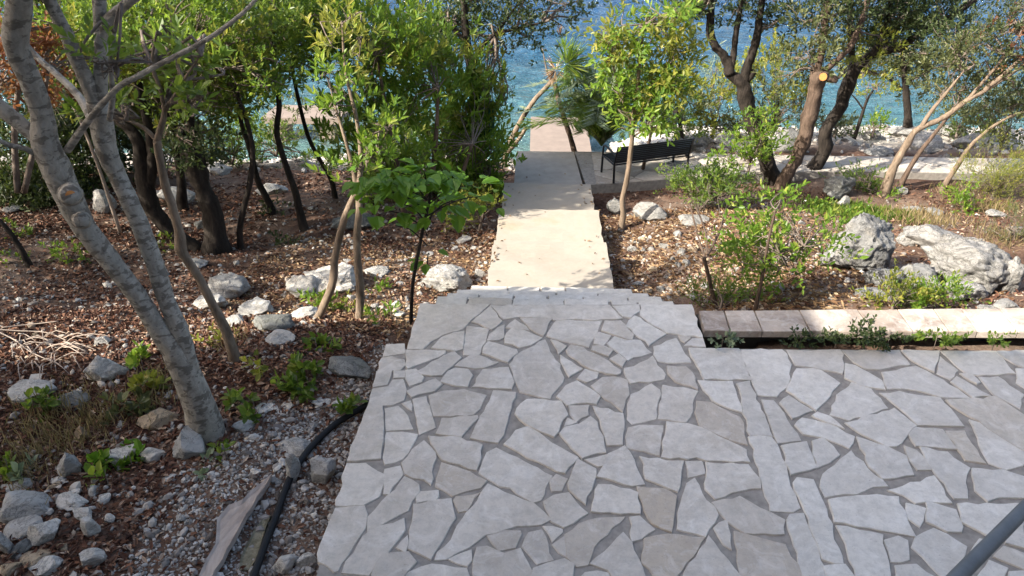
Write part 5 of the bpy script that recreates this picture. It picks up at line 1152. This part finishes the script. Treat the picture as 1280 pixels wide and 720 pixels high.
tree('oak_tree', 'pair of leaning tan trunks reaching right under a brownish twiggy crown', (1105, 244),
  [('trunk', [(1105, 243), (1112, 222), (1122, 200), (1134, 180), (1144, 164), (1158, 156), (1174, 150), (1190, 140), (1208, 126), (1230, 114), (1252, 100), (1285, 78)], [6.5, 6, 5.5, 5.2, 5.4, 5, 4.6, 4.6, 4, 3.6, 3.2, 2.5]),
   ('limb', [(1150, 162), (1162, 142), (1178, 122), (1192, 105), (1204, 90)], [3.6, 3, 2.6, 2, 1.5]), ('limb', [(1208, 126), (1224, 108), (1238, 92), (1256, 70), (1275, 45)], [3, 2.6, 2.2, 1.8, 1.2]),
   ('limb', [(1230, 114), (1238, 106), (1252, 96), (1290, 60)], [4.5, 4.5, 4, 3])],
  'bark_tan', [(1225, 70, .2, 44, 34, .6, 192, 'leaf_olive'), (1260, 45, .2, 36, 40, .6, 50, 'leaf_red'), (1262, 40, .2, 36, 40, .6, 130), (1255, 95, .2, 34, 28, .5, 128, 'leaf_olive'), (1215, 30, .3, 40, 26, .5, 144), (1270, 10, .1, 40, 24, .5, 128, 'leaf_olive'), (1190, 95, .3, 30, 18, .4, 64, 'leaf_olive')], 'leaf_dark', L=.06, trad=.008, rough=.2)
tree('slender_tree', 'thin dark leaning trunk tight behind the pair of tan trunks', (1125, 233),
  [('trunk', [(1125, 233), (1136, 212), (1150, 190), (1166, 170), (1182, 150), (1196, 134)], [4, 3.6, 3.4, 3, 2.6, 2])], 'bark_brown', [(1200, 115, .2, 24, 18, .3, 57)], 'leaf_olive', L=.06)
tree('slender_tree', 'lone thin leaning trunk beside the feathery shrub at the right', (1177, 238),
  [('trunk', [(1177, 238), (1188, 220), (1200, 202), (1212, 184), (1226, 170), (1244, 156), (1262, 146), (1285, 138)], [4, 3.8, 3.6, 3.2, 3, 2.8, 2.4, 2])], 'bark_tan', [(1262, 125, .2, 30, 20, .4, 112), (1275, 150, .2, 22, 18, .4, 64)], 'leaf_olive', L=.06)
tree('oak_tree', 'shaded back tree by the shore with pale layered crown over the water', (1135, 160),
  [('trunk', [(1135, 162), (1135, 145), (1133, 122), (1131, 100), (1128, 70)], [5.5, 4.6, 4.2, 3.6, 3]), ('limb', [(1133, 115), (1110, 98), (1085, 88)], [2.6, 2, 1.2]), ('limb', [(1132, 105), (1160, 88), (1190, 80)], [2.6, 2, 1.2])],
  'bark_dark', [(1095, 88, 0, 40, 14, .6, 112, 'leaf_yellow'), (1165, 85, 0, 40, 20, .6, 176), (1130, 75, 0, 40, 18, .6, 144), (1180, 60, 0, 36, 20, .6, 144), (1160, 110, 0, 34, 14, .5, 64), (1085, 60, .2, 30, 18, .4, 64)], 'leaf_olive', Y=15.2, L=.09, trad=.012)
tree('sapling', 'thin sapling on the shore between the oak trunks', (1070, 165), [('trunk', [(1070, 164), (1077, 145), (1084, 125), (1092, 112)], [2.6, 2.2, 1.8, 1]), ('limb', [(1080, 138), (1070, 124), (1064, 118)], [1.5, 1.2, .8])], 'bark_dark', [(1096, 108, 0, 16, 9, .3, 22, 'leaf_yellow')], 'leaf_olive', Y=14.5, L=.09)
# oaks added out of view on the left so their crowns shade the slope
for (x, y, lab, cl) in [(-8.2, 4.2, 'broad oak added out of view left of the pale twin trunk to shade the slope', [(-8.6, 3.6, 2.4, 1.1), (-7.6, 4.6, 3.0, 1.2), (-9.2, 5.0, 2.6, 1.1), (-8.0, 5.6, 2.2, 1.0)]),
                        (-9.3, 7.2, 'broad oak added out of view left of the dark shrubs to shade the slope', [(-9.3, 6.6, 2.2, 1.2), (-8.2, 7.2, 2.8, 1.2), (-7.4, 6.4, 2.6, .9), (-9.0, 8.2, 2.4, 1.1)])]:
    z0 = float(G(x, y)); t = thing('oak_tree', lab, 'tree', (x, y, z0))
    MB().tube([(x, y, z0 - .2), (x + .1, y, z0 + .8), (x - .05, y + .1, 1.0), (x + .1, y, 2.4)], [.17, .14, .12, .07], 10, 4, .2).build('trunk', M['bark_dark'], t)
    C_ = []
    for (a, b, c_, r_) in cl: p = np.array([a, b, c_]); q = proj(p); s_ = FPX / depth(p); C_.append((q[0], q[1], b, r_ * s_, r_ * .6 * s_, r_, 330))
    crown(t, C_, 'leaf_mid', attach=[np.array([x, y, 1.2]), np.array([x, y, 2.3])], twig='twig', L=.09, w=.4, trad=.02, tight=.4)
# shrubs
def shrub(name, label, base, clumps, mat, cat='shrub', bark='twig', stems=None, **kw):
    g = PG(*base); return tree(name, label, base, stems or [('stem', [base, (base[0] + 3, base[1] - 12)], [2, 1.5])], bark, clumps, mat, cat, **kw)
shrub('shrub', 'yellow green rounded shrub behind the walk right of the bench', (890, 172), [(885, 130, 0, 34, 30, .6, 150), (905, 105, .1, 26, 18, .5, 70), (862, 140, 0, 24, 24, .5, 80, 'leaf_olive'), (925, 145, .2, 26, 20, .4, 70, 'leaf_olive')], 'leaf_yellow', Y=13.6, L=.085, trad=.007)
shrub('shrub', 'tall light green shrub behind the black forked oak', (965, 170), [(965, 110, 0, 30, 34, .6, 150), (985, 140, 0, 26, 26, .5, 90, 'leaf_olive'), (945, 140, 0, 24, 28, .5, 80, 'leaf_olive'), (960, 70, 0, 20, 18, .4, 50, 'leaf_yellow'), (1000, 115, .1, 20, 20, .4, 40)], 'leaf_yellow', Y=13.4, L=.085, trad=.007)
shrub('shrub', 'silvery spiky shrub at the water behind the yellow shrub', (890, 110), [(890, 85, 0, 12, 22, .3, 60)], 'leaf_grey', Y=15, L=.10, w=.14, uptend=1.5, trad=.005)
shrub('shrub', 'leafy low shrub under the black forked oak', (935, 215), [(935, 180, 0, 28, 22, .4, 90), (950, 160, 0, 24, 18, .4, 60), (915, 195, 0, 20, 16, .3, 40)], 'leaf_bright', Y=11.0, L=.075, trad=.006)
shrub('shrub', 'dark green dense low shrub right of the bench end', (880, 262), [(862, 236, 0, 30, 18, .35, 130), (900, 232, .1, 30, 18, .35, 120), (880, 222, .2, 34, 12, .35, 80, 'leaf_bright'), (925, 240, .1, 22, 12, .3, 50)], 'leaf_mid', L=.05, w=.4, k=8, trad=.005)
shrub('shrub', 'feathery yellow green heath shrub at the right edge', (1240, 250), [(1240, 205, 0, 26, 30, .4, 330), (1262, 230, 0, 26, 26, .4, 260), (1228, 235, 0, 20, 18, .3, 150), (1275, 200, .1, 16, 26, .3, 120)], 'leaf_yellow', L=.045, w=.16, k=10, slen=.16, uptend=1.6, leafshape=LEAF2, trad=.005)
shrub('shrub', 'second darker feathery shrub behind the yellow one at the right edge', (1260, 300), [(1262, 285, 0, 22, 20, .3, 110), (1275, 310, 0, 12, 24, .3, 80)], 'leaf_olive', L=.045, w=.16, k=10, slen=.14, uptend=1.4, leafshape=LEAF2, trad=.004)
shrub('shrub', 'small bright bush on the white shore rocks', (1090, 172), [(1092, 158, 0, 15, 10, .3, 60)], 'leaf_bright', Y=14.3, L=.07)
shrub('shrub', 'dense green shrubs filling the far right behind the feathery shrub', (1250, 190), [(1255, 150, 0, 36, 26, .8, 160), (1230, 130, .4, 30, 16, .6, 70), (1275, 110, .6, 20, 20, .6, 60)], 'leaf_olive', Y=13.6, L=.08, trad=.007)
for lab, base, cl, Yb in [
  ('dark dense evergreen shrub at the far left edge', (30, 265), [(25, 205, 0, 60, 54, .8, 620), (60, 165, .5, 55, 40, .8, 460), (15, 245, -.3, 34, 22, .5, 200), (80, 240, -.2, 30, 22, .5, 150)], 9.6),
  ('dark shrub mass between the pale trunks', (110, 250), [(105, 205, 0, 48, 50, .7, 520), (120, 160, .4, 44, 40, .7, 380), (60, 130, .6, 50, 40, .7, 300)], 10.2),
  ('dark shrub behind the lying oak foot', (205, 225), [(180, 190, .6, 38, 36, .6, 240), (160, 140, .9, 44, 40, .7, 300), (215, 150, .9, 40, 40, .7, 200)], 10.6),
  ('green shrub at the shore before the small jetty', (345, 195), [(330, 178, 0, 40, 20, .6, 110), (300, 195, -.3, 26, 14, .5, 60), (360, 150, .4, 28, 22, .5, 60, 'leaf_olive'), (400, 205, -.3, 30, 14, .4, 50)], 13.4)]:
    shrub('shrub', lab, base, cl, 'leaf_dark' if Yb < 13 else 'leaf_mid', Y=Yb, L=.085, trad=.008)
shrub('shrub', 'reddish leaved shrub at the top left corner behind the pale tree', (20, 200), [(20, 60, 0, 34, 40, .5, 110), (58, 82, .1, 22, 26, .4, 70), (14, 110, 0, 22, 22, .4, 50), (80, 60, .4, 40, 36, .4, 90, 'leaf_yellow'), (70, 25, .4, 50, 30, .4, 90, 'leaf_bright')], 'leaf_red', stems=[('stem', [(22, 240), (18, 160), (26, 90), (30, 40)], [4, 3.5, 3, 2]), ('stem', [(30, 240), (50, 150), (60, 90)], [4, 3, 2])], Y=6.6, L=.07, trad=.008)
shrub('shrub', 'leafy shrub between the bush and the platform at the path edge', (605, 235), [(606, 188, 0, 20, 26, .4, 50), (592, 218, 0, 20, 14, .3, 40)], 'leaf_bright', Y=10.4, L=.075)
shrub('shrub', 'low bright shrub at the left edge of the concrete path', (598, 290), [(596, 262, 0, 22, 16, .3, 80), (575, 278, 0, 18, 12, .3, 40)], 'leaf_yellow', L=.06, trad=.005)
shrub('shrub', 'green shoreline shrub behind the burled trunk', (290, 205), [(285, 170, 0, 34, 22, .6, 160), (255, 185, 0, 30, 18, .5, 120, 'leaf_dark')], 'leaf_mid', Y=12.6, L=.085, trad=.007)
shrub('shrub', 'olive shoreline shrub behind the leafy bush', (450, 200), [(440, 180, 0, 34, 24, .6, 150), (480, 170, .2, 40, 26, .6, 150), (530, 185, .2, 40, 24, .6, 130)], 'leaf_olive', Y=12.8, L=.085, trad=.007)
shrub('shrub', 'spreading bright green shrub between the walk and the boulders at the right', (1215, 262), [(1205, 248, 0, 22, 14, .3, 60), (1235, 272, 0, 24, 12, .3, 60, 'leaf_yellow')], 'leaf_bright', L=.05, trad=.004)
shrub('shrub', 'low green shrub at the right of the dark mossy rock under the leaning trunks', (1085, 240), [(1078, 225, 0, 22, 12, .3, 80), (1098, 250, 0, 20, 10, .3, 60, 'leaf_bright')], 'leaf_mid', L=.05, trad=.004)
shrub('shrub', 'dark green shore shrub behind the leaning tan trunks', (1195, 172), [(1195, 150, 0, 26, 16, .4, 110), (1225, 158, .1, 22, 14, .4, 70, 'leaf_mid')], 'leaf_olive', Y=14.4, L=.08, trad=.006)
shrub('shrub', 'olive shore shrub right of the tall shore boulder', (1042, 172), [(1040, 158, 0, 20, 14, .4, 70), (1020, 150, .2, 18, 14, .4, 50)], 'leaf_olive', Y=14.0, L=.08, trad=.006)
# bed plants
shrub('sapling', 'bright sapling with rows of small glossy leaves in front of the big grey boulder', (944, 388), [(965, 300, .25, 44, 30, .3, 56), (995, 315, .25, 36, 22, .3, 37), (945, 320, .15, 26, 22, .25, 27), (970, 260, .45, 28, 16, .25, 23), (1010, 290, .4, 26, 14, .25, 18), (985, 340, .1, 22, 12, .2, 13)], 'leaf_bright', cat='sapling', stems=[('trunk', [(944, 388), (949, 365), (953, 345), (957, 320), (964, 285), (970, 262)], [2.6, 2.4, 2.2, 2, 1.5, 1]), ('limb', [(955, 330), (975, 318), (1005, 308)], [1.6, 1.3, .8])], bark='bark_brown', L=.066, w=.36, k=9, slen=.18, trad=.004, uptend=.2)
shrub('sapling', 'nearly bare thin sapling forking low in the dry bed', (893, 384), [(905, 235, 1.0, 40, 12, .3, 37, 'leaf_mid')], 'leaf_mid', cat='sapling', stems=[('trunk', [(894, 384), (889, 360), (884, 338), (880, 322)], [3, 2.6, 2.4, 2.4]), ('limb', [(881, 322, 6.35), (874, 300, 6.6), (866, 270, 6.9), (860, 245, 7.2)], [1.8, 1.4, 1.1, .7]), ('limb', [(882, 322, 6.35), (892, 305, 6.6), (902, 280, 6.9), (912, 245, 7.2)], [2, 1.8, 1.5, 1]), ('limb', [(884, 318, 6.35), (882, 290, 6.6), (872, 262, 7)], [1.3, 1.1, .7]), ('limb', [(881, 330, 6.3), (872, 316, 6.4), (864, 306, 6.5)], [1.2, 1, .6])], bark='bark_brown', L=.055, trad=.003)
shrub('herb', 'green herb clump at the foot of the bare sapling', (900, 388), [(888, 372, .2, 22, 12, .15, 70), (920, 372, .2, 24, 14, .15, 80), (950, 380, .15, 24, 8, .12, 50), (905, 362, .3, 12, 14, .12, 24)], 'leaf_mid', cat='herb', L=.035, w=.4, trad=.002, uptend=1)
shrub('herb', 'light green herb sprawling behind the planter wall below the boulders', (1115, 388), [(1108, 368, .15, 22, 14, .15, 50, 'leaf_yellow'), (1160, 374, .15, 30, 9, .15, 100), (1180, 366, .2, 16, 8, .12, 50), (1130, 374, .1, 20, 8, .12, 40, 'leaf_yellow')], 'leaf_bright', cat='herb', L=.045, w=.36, trad=.002, uptend=.6)
for (x, y, n, lab) in [(903, 427, 14, 'small grey green weed at the left end of the planter trench'), (1000, 428, 14, 'low weed in the trench under the fourth cap stone'), (1045, 430, 16, 'spreading weed in the planter trench left of the tall one'), (1085, 424, 34, 'tallest weed in the planter trench, rising over the cap stones'), (1110, 429, 20, 'bushy weed right of the tallest weed in the trench'), (1170, 426, 34, 'bushy weed at the edge of the sunlit trench'), (1245, 424, 8, 'tiny bright weed in the sunlit soil of the trench')]:
    g = PY(x, y + 4, 4.55); g[2] = -.26; t = thing('weed', lab, 'weed', g); hpx = 26 if n == 34 and x < 1100 else 10
    MB().tube([g, PY(x, y, g[1]), PY(x + 2, y - hpx * .8, g[1])], [.004, .003, .002], 5, 2).build('stem', M['twig'], t)
    crown(t, [(x, y - hpx * .35, g[1], 9 + n * .4, hpx * .6, .06, int(n * 1.5))], ('leaf_dark' if x < 1150 else 'leaf_mid') if x != 903 else 'leaf_grey', L=.035, w=.5, k=6, slen=.05, sub=4)  # weeds outside the sunny end: shade put in as darker leaf colour
for (x, y, w_, n, mt, lab) in [(88, 322, 26, 40, 'leaf_bright', 'bright green fern like tuft in the litter left of the pale trunks'), (15, 290, 20, 24, 'leaf_mid', 'green tuft at the left frame edge near the leaning stem'), (402, 384, 30, 44, 'leaf_bright', 'bright green leafy plant in front of the ridged outcrop'), (432, 384, 16, 12, 'leaf_yellow', 'yellowing plant right of the bright leafy plant'),
   (470, 362, 12, 14, 'leaf_bright', 'small green sprig right of the crooked stems'), (488, 392, 10, 10, 'leaf_bright', 'small green sprig behind the terrace corner'), (468, 400, 9, 8, 'leaf_bright', 'tiny sprig left of the terrace corner sprig'), (270, 425, 16, 14, 'leaf_yellow', 'yellow green plant at the foot of the brown sapling'), (178, 455, 20, 14, 'leaf_bright', 'broad leaved seedling left of the pale trunk'), (175, 490, 24, 14, 'leaf_yellow', 'sunny yellow green seedling beside the pale trunk'),
   (303, 500, 14, 8, 'leaf_mid', 'dark green seedling right of the pale trunk'), (318, 512, 12, 8, 'leaf_mid', 'dark green seedling leaning over the gravel'), (372, 482, 20, 18, 'leaf_mid', 'tall dark green seedling left of the lichened rock'), (385, 462, 18, 14, 'leaf_mid', 'dark green seedling behind the tall one'), (395, 434, 16, 16, 'leaf_mid', 'green plant at the foot of the left crooked stem'), (330, 458, 14, 6, 'leaf_yellow', 'pale three leaved seedling in brown litter'),
   (45, 512, 22, 22, 'leaf_mid', 'green plant in front of the pale broken rock'), (140, 570, 16, 7, 'leaf_big', 'ivy like leaves over the lumpy white rock'), (165, 580, 12, 5, 'leaf_big', 'single dark seedling right of the ivy like leaves'), (135, 602, 22, 12, 'leaf_bright', 'low green plant below the lumpy white rock'), (30, 600, 14, 8, 'leaf_grey', 'blue green sprig above the rubble heap'), (12, 588, 22, 10, 'leaf_bright', 'green leaves at the left edge in the dry grass'), (282, 570, 10, 4, 'leaf_mid', 'single upright green leaf plant on the gravel'), (250, 590, 6, 3, 'leaf_grey', 'tiny grey green sprig on the gravel'),
   (436, 512, 10, 8, 'leaf_mid', 'small weed beside the black pipe'), (155, 515, 24, 16, 'leaf_olive', 'olive weed behind the tan boulder'), (345, 300, 22, 20, 'leaf_dark', 'dark ground plant in the woodland shade'), (345, 262, 26, 26, 'leaf_dark', 'dark tuft around the foot of the leaning back stem'), (212, 310, 24, 20, 'leaf_mid', 'green plants around the lying oak foot'), (18, 325, 18, 14, 'leaf_mid', 'green plant beside the small leaning stem'), (1060, 262, 20, 30, 'leaf_bright', 'bright herb left of the dark mossy rock'), (1200, 262, 20, 26, 'leaf_bright', 'bright low plant under the lone leaning trunk'), (1085, 230, 26, 40, 'leaf_mid', 'green plant right of the dark mossy rock'), (1000, 255, 30, 34, 'leaf_bright', 'bright herb left of the mossy rock foot')]:
    p = PG(x, y + 6); s = depth(p) / FPX; t = thing('plant', lab, 'plant', p)
    MB().tube([p - np.array([0, 0, .02]), p + np.array([.01, 0, .05]), p + np.array([0, .02, .12])], [.004, .003, .002], 5, 2).build('stem', M['twig'], t)
    bl = y > 430
    crown(t, [(x, y, p[1] + .03, w_ * .8, w_ * .55, .10, max(3, n))], mt, L=.075 if bl else .06, w=.55 if bl else .4, k=5, slen=.06, sub=4, twig=None)

# ------------------------------------------------------------------ bench
bx = PZ(767, 229, -1.455); bn = thing('bench', 'black slatted metal park bench facing the sea on the paved walk', 'bench', bx); bn.rotation_euler = (0, 0, R(20))
Lb, Db = 1.26, .46
def bpart(name, mb): return mb.build(name, M['metal_black'], bn, False, keep=False)
for x in (0, Lb):
    bpart('leg', MB().tube([(x, .0, 0), (x, .02, .30)], .018, 8))
    bpart('leg', MB().tube([(x, Db, 0), (x, Db - .01, .28)], .018, 8))
    bpart('back_post', MB().tube([(x, .02, .30), (x, .0, .36), (x, -.07, .60)], .017, 8, 3))
    bpart('armrest', MB().tube([(x, Db - .01, .28), (x, Db - .02, .42), (x, Db - .07, .465), (x, .25, .465), (x, -.02, .45)], .016, 8, 4))
bpart('seat_frame', MB().tube([(0, .03, .285), (Lb, .03, .285)], .014, 6).tube([(0, Db - .02, .285), (Lb, Db - .02, .285)], .014, 6).tube([(0, .03, .285), (0, Db - .02, .285)], .014, 6).tube([(Lb, .03, .285), (Lb, Db - .02, .285)], .014, 6))
for i in range(7): y = .05 + i * .058; bpart('slat', MB().box((.012, y, .296), (Lb - .012, y + .042, .312)))
for i in range(8):
    z = .335 + i * .034; y = .012 - (z - .33) * .29; bpart('slat', MB().box((.01, y - .008, z), (Lb - .01, y + .008, z + .024)))

# ------------------------------------------------------------------ pipe, board, bucket, hose, twigs, rail
def gp(px, py, dz): p = PG(px, py); return p + np.array([0, 0, dz])
hp = [(315, 735), (324, 712), (335, 680), (347, 650), (357, 620), (368, 596), (384, 572), (400, 554), (420, 536), (440, 523), (456, 514), (466, 506)]
tag(MB().tube([gp(x, y, .04) for x, y in hp], .021, 12, 5).build('pipe', M['hose']), 'thick black plastic pipe snaking along the terrace edge over gravel', 'pipe')
def slab(name, label, cat, px, mat, th=.05, lift=.05):
    P = [gp(x, y, lift) for x, y in px]; c = np.mean(P, 0); z = c[2]
    top = []; n = len(P)
    Q = roughpoly([p[:2] for p in P], .06, .006); 
    zz = [np.interp(0, [0], [0]) + sum(p[2] / (np.linalg.norm(q - p[:2]) + .02) for p in P) / sum(1 / (np.linalg.norm(q - p[:2]) + .02) for p in P) for q in Q]
    n = len(Q); ctr = Q.mean(0)
    V = [(q[0], q[1], h - th) for q, h in zip(Q, zz)] + [(q[0], q[1], h) for q, h in zip(Q, zz)] + [(q[0] * .82 + ctr[0] * .18, q[1] * .82 + ctr[1] * .18, h - .012) for q, h in zip(Q, zz)]
    Fc = [[2 * n + i for i in range(n)]] + [[r * n + i, r * n + (i + 1) % n, (r + 1) * n + (i + 1) % n, (r + 1) * n + i] for r in (0, 1) for i in range(n)]
    if area(Q) < 0: Fc = [f[::-1] for f in Fc]
    return tag(link(name, mesh(name, V, Fc), None, mat), label, cat)
slab('board', 'split weathered pinkish grey board lying on the gravel', 'board', [(342, 602), (331, 624), (310, 654), (296, 684), (280, 710), (266, 735), (250, 735), (262, 708), (272, 690), (274, 658), (288, 642), (306, 634), (328, 615)], M['board'], .04, .07)
slab('board', 'second smaller mossy board half hidden beside the black pipe', 'board', [(340, 648), (332, 672), (322, 700), (312, 716), (300, 716), (306, 690), (318, 668), (330, 654)], m_bark('mossy_board', (.10, .09, .055), (.27, .24, .17), 30, b=.5), .04, .03)
g = PG(622, 243); bk = thing('bucket', 'lime green plastic bucket at the left edge of the path', 'bucket', g)
mb = MB(); s = depth(g) / FPX
prof = [(.0, 0), (5.2, 0), (7.2, 12), (7.9, 14.5), (7.9, 15.5), (7.2, 15.5), (6.6, 12), (4.8, 1), (0, 1)]; nseg = 20
for r_, h_ in prof:
    for j in range(nseg): a = 2 * math.pi * j / nseg; mb.v.append((r_ * s * math.cos(a), r_ * s * math.sin(a), h_ * s * 1.05))
for i in range(len(prof) - 1):
    for j in range(nseg): a = i * nseg + j; b = i * nseg + (j + 1) % nseg; mb.f.append([a, b, b + nseg, a + nseg])
mb.build('body', M['bucket'], bk, True, keep=False)
MB().tube([(7.9 * s, 0, 15 * s), (6 * s, 3 * s, 10 * s), (0, -8.6 * s, 11 * s), (-6 * s, 3 * s, 10 * s), (-7.9 * s, 0, 15 * s)], .003, 6, 4).build('handle', M['bucket'], bk, True, keep=False)
for k, xs in enumerate([(604, 607, 606), (609, 612, 611)]): pass
tag(MB().tube([PY(604, 128, 10.7), PY(605, 155, 10.7), PY(608, 176, 10.7), PY(612, 160, 10.7), PY(611, 130, 10.7), PY(614, 150, 10.7), PY(616, 170, 10.7), PY(617, 145, 10.7), PY(613, 126, 10.7)], .014, 7, 5).build('hose', M['greenhose']), 'dark green garden hose hanging in loops from the waterside oak', 'hose')
tw = thing('twig_pile', 'heap of bleached dead twigs on the red soil at the left', 'twigs', PG(55, 435))
for i in range(42):
    a = gp(lerp := random.uniform(20, 90), random.uniform(415, 462), .02); ang = random.gauss(.5, .5); L_ = random.uniform(.12, .38); d = np.array([math.cos(ang), -math.sin(ang), 0]) * L_
    p1 = a + d * .5; p2 = a + d; p1[2] = float(G(p1[0], p1[1])) + .05 + random.uniform(0, .05); p2[2] = float(G(p2[0], p2[1])) + .03
    MB().tube([a, p1, p2], [.005, .004, .002], 5, 2).build('twig', M['twig_pale'], tw)
for pts in [[(-5, 418), (25, 420), (60, 422), (85, 432)], [(0, 421), (22, 432), (40, 446), (70, 460)], [(5, 416), (40, 412), (75, 408)]]:
    MB().tube([gp(x, y, .05) for x, y in pts], [.006, .005, .004, .003][:len(pts)], 5, 4).build('twig', M['twig_pale'], tw)
rl = thing('stair_railing', 'blue grey metal stair handrail crossing the bottom right corner', 'railing', PZ(1190, 725, 0))
A = CAM + ray(1196, 722) * 1.75; B = CAM + ray(1290, 627) * 2.0; d = B - A
rad = 9.2 * 1.85 / FPX
MB().tube([A - d * 1.6, A, B, B + d * 2.5], rad, 20).build('handrail', M['rail'], rl)
for e in (B + d * 2.3,): MB().tube([e, np.array([e[0], e[1], -.02])], rad * .8, 12).build('post', M['rail'], rl)
